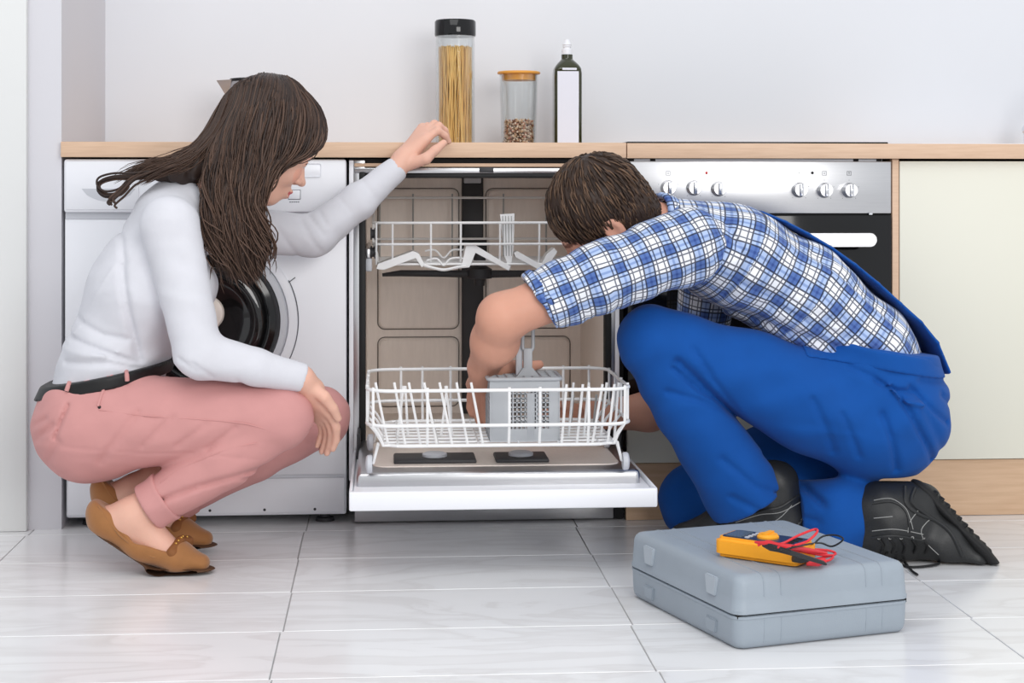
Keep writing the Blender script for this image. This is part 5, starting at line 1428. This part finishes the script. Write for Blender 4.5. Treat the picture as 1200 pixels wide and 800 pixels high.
    # --- shirt body
    def tor_uv(V):
        pts = [A(1040, 450, -.31), A(1008, 412, -.31), A(935, 347, -.31), A(858, 300, -.312), A(790, 268, -.32)]
        best = np.full(len(V), 9.); U = np.zeros(len(V)); W = np.zeros(len(V)); acc = 0
        for a, b in zip(pts, pts[1:]):
            ba = b - a; L_ = np.linalg.norm(ba); d = ba / L_; t = (V - a) @ d
            tt = np.clip(t, 0 if a is not pts[0] else -1, L_ if b is not pts[-1] else L_ + 1)
            w = V - a - tt[:, None] * d; dist = np.linalg.norm(w, axis=1)
            nup = np.cross(d, np.array((0, 1., 0))); nup /= np.linalg.norm(nup)
            if nup[2] < 0: nup = -nup
            ang = np.arctan2(w @ nup, -w[:, 1])
            m = dist < best
            best[m] = dist[m]; U[m] = (acc + tt)[m]; W[m] = ang[m] * .150
            acc += L_
        return np.stack([U, W], 1)
    def limb_uv(V, pts, R):
        best = np.full(len(V), 9.); U = np.zeros(len(V)); W = np.zeros(len(V)); acc = 0
        for i, (a, b) in enumerate(zip(pts, pts[1:])):
            ba = b - a; L_ = np.linalg.norm(ba); d = ba / L_; t = (V - a) @ d
            tt = np.clip(t, 0 if i else -1, L_ if i < len(pts) - 2 else L_ + 1)
            w = V - a - tt[:, None] * d; dist = np.linalg.norm(w, axis=1)
            nup = np.cross(d, np.array((0, 1., 0))); nup /= np.linalg.norm(nup)
            if nup[2] < 0: nup = -nup
            m = dist < best; best[m] = dist[m]; U[m] = (acc + tt)[m]; W[m] = (np.arctan2(w @ nup, -w[:, 1]) * R)[m]; acc += L_
        return np.stack([U, W], 1)
    st = GR(torso, .002) + [rc(A(820, 285, -.32), A(778, 266, -.33), .075, .066, .03), rc(A(830, 290, -.32), A(812, 288, -.43), .075, .066, .03), rc(A(835, 295, -.31), sh_f, .07, .066, .03)]
    st += [plane(A(768, 262, -.335), hw(-.035, 0, -.055) - A(800, 280, -.325), .006, .11), rc(A(790, 275, -.325), hw(-.035, 0, -.055), .058, .058, .004, sub=True)]
    fs = creases([(npx([(790, 345), (830, 352), (880, 372), (930, 388)], 0), .008, .006), (npx([(770, 352), (820, 366), (870, 385)], 0), .007, .006), (npx([(850, 340), (920, 372), (975, 398)], 0), .008, .004), (npx([(815, 318), (870, 338), (920, 362)], 0), .008, .003),
                  (npx([(806, 258), (818, 290), (806, 330)], 0), .007, .007), (npx([(900, 290), (960, 340), (1010, 390)], 0), .009, .003), (npx([(870, 280), (930, 320), (985, 372)], 0), .009, -.003)], None, 1.3)
    V, Q = sdf_mesh(st, .0042, sumf(fs, waves([((1, .2, .7), .12, .002, .7), ((-.3, .4, 1), .08, .0015, 2.2)])))
    shirt = mesh_obj('shirt', V, Q, M['plaid'], root, uv=tor_uv(V))
    # sleeves with turned hems
    n_cut = np.array((-.80, 0, -.55)); n_cut /= np.linalg.norm(n_cut)
    cut_p = A(632, 353, -.505)
    sl = [rc(A(806, 288, -.445), arm_up, .079, .069, .02), rc(arm_up, A(620, 360, -.508), .069, .063, .02), plane(cut_p, n_cut, .004), rc(A(660, 343, -.498), A(560, 384, -.52), .051, .051, .003, sub=True)]
    fsl = creases([(npx([(700, 290), (680, 320), (690, 350)], 0), .007, .004), (npx([(668, 300), (656, 330), (668, 360)], 0), .006, .004), (npx([(640, 318), (650, 345), (668, 366)], 0), .006, .004), (npx([(748, 330), (720, 344), (690, 362)], 0), .008, .006), (npx([(760, 250), (790, 290), (796, 330)], 0), .006, .004), (npx([(740, 270), (745, 310), (730, 338)], 0), .008, .003)])
    V, Q = sdf_mesh(sl, .004, sumf(fsl, waves([((1, .2, -.6), .07, .002, .3), ((.3, .4, 1), .05, .0012, 2.2)])))
    uvp = [A(806, 288, -.445), arm_up, A(600, 368, -.508)]
    mesh_obj('sleeve', V, Q, M['plaid'], shirt, uv=limb_uv(V, uvp, .075))
    hem = [rc(cut_p - n_cut * .03, cut_p + n_cut * .01, .064, .0625, .004), plane(cut_p + n_cut * .0015, n_cut, .003), plane(cut_p - n_cut * .021, -n_cut, .003), rc(A(690, 331, -.492), A(560, 384, -.52), .052, .052, .003, sub=True)]
    V, Q = sdf_mesh(hem, .003, waves([((.3, .4, 1), .03, .0012, 2.2)]))
    mesh_obj('sleeve_hem', V, Q, M['plaid'], shirt, uv=limb_uv(V, uvp, .075) + np.array((.01, .017)))
    sl2e = A(822, 390, -.12)
    sl2 = [rc(sh_f, sl2e, .070, .058, .02), plane(sl2e, el_f - sh_f, .004), rc(A(828, 350, -.14), el_f, .052, .052, .003, sub=True)]
    V, Q = sdf_mesh(sl2, .0045)
    mesh_obj('sleeve', V, Q, M['plaid'], shirt, uv=limb_uv(V, [sh_f, sl2e], .07))
    # collar ring around the neck
    ax = hw(-.035, 0, -.055) - A(790, 276, -.325); ax /= np.linalg.norm(ax)
    e1 = np.cross(ax, np.array((0, 0, 1.))); e1 /= np.linalg.norm(e1); e2 = np.cross(ax, e1)
    cc = A(772, 264, -.335)
    ring = [cc + (e1 * math.cos(t) + e2 * math.sin(t)) * .062 for t in np.linspace(0, 6.283, 25)]
    V, Q = sdf_mesh([rc(a, b, .0075, .0075, .004, 2.2, ax) for a, b in zip(ring, ring[1:])], .003)
    mesh_obj('collar', V, Q, M['plaid'], shirt, uv=limb_uv(V, [cc - ax * .05, cc + ax * .05], .06))
    # --- dungarees
    top_n = np.array((.17, 0, .98))
    tr_ = seat + thigh_n + shin_n + leg_f + [rc(A(1034, 470, -.31), A(1016, 403, -.31), .127, .127, .04, 1.40, YA)]
    tr_ = GR(tr_, .003)
    nh = np.array(A(876, 588, -.378) - A(815, 485, -.40)); nh /= np.linalg.norm(nh)
    nh2 = np.array((.46, 0, -.88))
    tr_ += [plane(A(1010, 401, -.31), top_n, .003, .26)]
    # lower leg hems are cut below
    hem_p = A(878, 590, -.378)
    lower = []
    tr_ += [rc(hem_p + nh * .01, hem_p + nh * .055, .064, .064, .003, sub=True), rc(an_f + np.array((.045, -.008, 0)), an_f + np.array((.14, -.02, 0)), .064, .066, .003, sub=True)]
    def local_cuts(q):
        o = np.zeros(len(q))
        # hem of the raised leg
        d = (q - hem_p) @ (nh2 / np.linalg.norm(nh2))
        near = pdist(q, rc(A(815, 485, -.40), A(905, 640, -.372), .115, .115)) < 0
        near &= (q[:, 2] < .24) & (q[:, 1] < -.30) & (q[:, 0] < A(935, 600, -.38)[0])
        o = np.where(near, np.maximum(d, 0) * 3, o)
        d2 = q[:, 0] - A(1020, 606, -.405)[0] - .15 * (q[:, 2] - .08)
        near2 = (q[:, 2] < .165) & (q[:, 0] > .6)
        return np.where(near2, np.maximum(d2, 0) * 3, o)
    fm = creases([(npx([(752, 398), (799, 442), (844, 480), (880, 520), (905, 548)], 0), .008, .014), (npx([(748, 405), (775, 428), (796, 440)], 0), .006, .006), (npx([(742, 430), (772, 438), (800, 448)], 0), .006, .004), (npx([(768, 385), (790, 420), (815, 450)], 0), .006, .004),
                  (npx([(889, 436), (905, 470), (915, 492)], 0), .007, .004), (npx([(919, 451), (939, 496)], 0), .006, .004), (npx([(960, 451), (972, 486), (980, 511)], 0), .007, .005), (npx([(975, 430), (1000, 470), (1024, 504)], 0), .007, .006), (npx([(990, 425), (1015, 450), (1036, 464)], 0), .006, .005), (npx([(1030, 436), (1052, 452), (1064, 470)], 0), .006, .004), (npx([(1002, 418), (1040, 424), (1072, 430)], 0), .006, .003),
                  (npx([(956, 418), (975, 428), (996, 430)], 0), .006, .006), (npx([(966, 422), (980, 438), (1002, 442)], 0), .005, -.006), (npx([(930, 405), (955, 416), (985, 444)], 0), .006, .003),
                  (npx([(800, 500), (835, 530), (880, 545)], 0), .008, .004), (npx([(810, 540), (850, 560), (900, 566)], 0), .007, .004), (npx([(850, 500), (880, 530)], 0), .006, .003), (npx([(950, 580), (985, 590), (1015, 585)], 0), .007, .005), (npx([(955, 610), (990, 620), (1012, 640)], 0), .007, .004), (npx([(1006, 570), (1012, 610), (1008, 650)], 0), .006, .004), (npx([(1000, 440), (1050, 520)], 0), .01, .003)], -.33, 1.6)
    V, Q = sdf_mesh(tr_, .0045, sumf(fm, local_cuts, waves([((1, .2, .8), .13, .0022, 1.0), ((-.6, .3, 1), .085, .0016, 0.2)])))
    Vz = V[:, 2].copy(); V[:, 2] = np.maximum(V[:, 2], .002)
    dung = mesh_obj('dungarees', V, Q, M['blue_twill'], root)
    # back panel and strap running up the back
    bp_ = chain([A(1100, 432, -.31), A(1086, 398, -.31), A(1068, 375, -.31), A(1045, 354, -.31), A(1020, 331, -.31), A(994, 309, -.31), A(968, 290, -.312), A(942, 274, -.315), A(916, 260, -.317), A(890, 249, -.32)], [.0085, .0085, .0080, .0078, .0074, .0068, .0064, .0058, .0054, .0050], .002, 9, YA)
    V, Q = sdf_mesh(bp_, .0032); mesh_obj('back_panel', V, Q, M['blue_twill'], dung)
    wb_ = GR([p_ for p_ in tr_ if not p_['sub']], .0028) + [plane(A(1010, 403, -.31), top_n, .004, .26), plane(A(1010, 424, -.31), -top_n, .004, 1.5)]
    wb_ += [plane(A(925, 400, -.31), (-1, 0, 0), .003, 1.5)]
    V, Q = sdf_mesh(wb_, .0036); mesh_obj('waistband', V, Q, M['blue_twill'], dung)
    pk = spline(npx([(1102, 425), (1108, 470), (1110, 505)], -.31), 4)
    # --- boots
    def boot(pr, so, laces, stitch, panels):
        wv_ = waves([((1, .2, .8), .05, .0012, 1.0)])
        V, Q = sdf_mesh(pr, .0033, wv_)
        bo = mesh_obj('boot', V, Q, M['boot'], root)
        V, Q = sdf_mesh(so, .0033); mesh_obj('sole', V, Q, M['boot_sole'], bo)
        for pts_, r_ in panels: seam('leather_edge', pr, pts_, r_, M['boot'], bo, wv_, .0004, 7)
        for pts_, r_ in laces: tube('lace', [tuple(q) for q in spline(pts_, 6)], r_, M['boot_sole'], bo, n=7)
        for pts_ in stitch: seam('stitching', pr, pts_, .0009, M['stitch'], bo, wv_, .0006)
        return bo
    flo = [plane((0, 0, .014), (0, 0, -1), .004)]
    prn = [rc(A(908, 566, -.374), A(914, 612, -.365), .049, .050, .02), rc(A(916, 615, -.362), A(855, 622, -.345), .050, .046, .03), rc(A(855, 622, -.345), A(806, 632, -.325), .045, .038, .02, 1.1, YA), rc(A(895, 585, -.37), A(850, 614, -.35), .048, .042, .03)] + flo
    son = [rc(A(918, 636, -.362), A(805, 640, -.325), .050, .044, .01, 1.0, YA), plane((0, 0, .022), (0, 0, 1), .003), plane((0, 0, .0008), (0, 0, -1), .002)]
    stn = [[(862, 612), (890, 603), (915, 600), (938, 588)], [(928, 592), (912, 608), (885, 622)], [(945, 600), (930, 618), (895, 630)], [(936, 612), (938, 632)]]
    pnn = [([(870, 606), (895, 598), (915, 594), (936, 580)], .003), ([(944, 604), (928, 620), (890, 633)], .0028)]
    lcn = []
    for k in range(4):
        q0, q1, q2 = (surf(prn, 838 + k * 10, 618 - k * 5, None, .002), surf(prn, 846 + k * 10, 610 - k * 5, None, .003), surf(prn, 856 + k * 10, 608 - k * 6, None, .002))
        if q0 is not None and q1 is not None and q2 is not None: lcn.append(([q0, q1, q2], .0026))
    boot(prn, son, lcn, stn, pnn)
    # rear boot, toes tucked under: shaft lies along the floor, heel up, sole facing backwards
    tY = -.44
    prf = [rc(A(1012, 608, -.41), A(1042, 606, tY), .070, .072, .02), rc(A(1042, 606, tY), A(1074, 592, tY), .066, .042, .03), rc(A(1074, 592, tY), A(1082, 588, tY), .042, .038, .02), rc(A(1058, 612, tY), A(1104, 634, tY - .02), .058, .047, .03), rc(A(1104, 634, tY - .02), A(1140, 654, tY - .04), .047, .032, .02, 1.15, YA),
           rc(A(1036, 632, tY), A(1070, 640, tY), .040, .034, .03), plane((0, 0, .004), (0, 0, -1), .004), rc(A(1096, 672, tY - .03), A(1120, 684, tY - .03), .016, .02, .03, 3.0, YA, True)]
    sdir = np.array(A(1160, 640, tY) - A(1086, 572, tY)); sn = np.cross(sdir, np.array((0, 1., 0))); sn /= np.linalg.norm(sn)
    if sn[0] < 0: sn = -sn
    sof = [rc(A(1086, 578, tY), A(1106, 600, tY - .01), .041, .040, .01, .34, sn), rc(A(1106, 603, tY - .01), A(1146, 641, tY - .035), .040, .044, .01, .26, sn), rc(A(1146, 643, tY - .035), A(1158, 656, tY - .045), .043, .032, .01, .34, sn), plane((0, 0, .002), (0, 0, -1), .002)]
    for k in range(10):
        c_ = A(1092 + k * 6.8, 574 + k * 7.4, tY - .0035 * k)
        sof.append(rc(c_ + np.array((0, -.034, 0)), c_ + np.array((0, .034, 0)), .0042, .0042, .003))
    stf = [[(1024, 586), (1044, 584), (1060, 594), (1066, 606), (1070, 620)], [(1022, 622), (1050, 620), (1082, 626)], [(1076, 598), (1066, 612), (1064, 624)], [(1024, 607), (1046, 605)], [(1092, 606), (1080, 620), (1084, 634), (1100, 650)]]
    pnf = [([(1072, 572), (1068, 588), (1084, 602), (1112, 622), (1128, 652)], .0042), ([(1060, 570), (1062, 590), (1076, 602), (1092, 608)], .0036), ([(1022, 630), (1050, 628), (1084, 634)], .003), ([(1022, 590), (1046, 588), (1062, 600), (1066, 624)], .0024)]
    lcf = []
    for k in range(5):
        x_ = 1030 + k * 13
        qs_ = [surf(prf, x_, 632, None, .002), surf(prf, x_ + 5, 640, None, .004), surf(prf, x_ + 2, 648, None, .002)]
        if all(q is not None for q in qs_): lcf.append((qs_, .0026))
    gz = lambda x, y: np.array(onz(x, y, .004))
    lcf.append(([A(1052, 648, -.49), gz(1046, 656), gz(1066, 664), gz(1098, 661), gz(1096, 655), gz(1070, 653), A(1050, 646, -.495)], .0026))
    lcf.append(([A(1050, 646, -.49), gz(1060, 658), gz(1068, 668), gz(1075, 673)], .0026))
    lcf.append(([A(1040, 648, -.49), gz(1028, 658), gz(1012, 659), gz(1000, 655)], .0024))
    bo = boot(prf, sof, lcf, stf, pnf)
    for k in range(5):
        q = surf(prf, 1030 + k * 13, 630, None, -.0005)
        if q is not None: lathe('eyelet', [(.0036, 0), (.0034, .0016), (.0018, .0016), (.0016, 0)], tuple(q), M['stitch'], bo, axis='y', n=12)
    # --- hair: cap plus short strands combed from the crown
    Rm = np.stack(fr, 1)
    hcap = [el(hw(-.016, 0, .034), (.104, .083, .098), Rm, .03), el(hw(-.052, 0, -.030), (.062, .067, .075), Rm, .03), el(hw(.110, 0, -.055), (.066, .10, .108), Rm, .012, True), plane(hw(-.05, 0, -.100), -fr[2] * .9 - fr[0] * .2, .01), el(hw(.002, .088, -.026), (.018, .03, .026), Rm, .01, True), el(hw(.002, -.088, -.026), (.018, .03, .026), Rm, .01, True)]
    whorl = hw(-.065, 0, .11)
    def groove(q):
        x, y, z = local(q, hc, fr)
        return .0012 * np.sin(np.arctan2(y, x + .065) * 60 + 3 * np.sin(z * 60)) 
    V, Q = sdf_mesh(hcap, .0034, groove)
    hair = mesh_obj('hair', V, Q, M['hair_m3'], root)
    # strands along the cap surface
    bms = [bmesh.new() for _ in range(3)]
    keep = rng.choice(len(V), 1500, replace=False)
    for i in keep:
        p0 = V[i]
        x, y, z = local(p0[None], hc, fr); x, y, z = x[0], y[0], z[0]
        if z < -.085: continue
        out = p0 - (hc + fr[0] * -.016 + fr[2] * .01); out /= np.linalg.norm(out)
        flow = p0 - whorl; flow -= out * (flow @ out)
        nf = np.linalg.norm(flow)
        if nf < .004: continue
        flow /= nf
        swirl = np.cross(out, flow) * .35
        dr = flow + swirl + np.array([random.gauss(0, .16) for _ in range(3)])
        dr += np.array((0, 0, -.25)); dr -= out * (dr @ out); dr /= np.linalg.norm(dr)
        Ls = random.uniform(.022, .045) * (0.6 if x < -.05 and z < 0 else 1.0)
        pts_ = []
        for t in np.linspace(0, 1, 6):
            q = p0 + dr * Ls * t
            e_ = q - (hc + fr[0] * -.016 + fr[2] * .01)
            # keep the strand lying on the rounded head
            r0_ = np.linalg.norm(p0 - (hc + fr[0] * -.016 + fr[2] * .01))
            q = (hc + fr[0] * -.016 + fr[2] * .01) + e_ / np.linalg.norm(e_) * (r0_ * (1 - .25 * t * Ls / r0_) + .0012 + .003 * math.sin(t * 2.6))
            pts_.append(tuple(q))
        w = random.uniform(.0009, .0021)
        add_tube(random.choice(bms), pts_, [w * .6, w, w, w * .9, w * .7, w * .2], 4)
    for b_, k in zip(bms, ('hair_m1', 'hair_m2', 'hair_m3')):
        bm_to('hair_strands', b_, M[k], hair, True)
    return root
build_man()
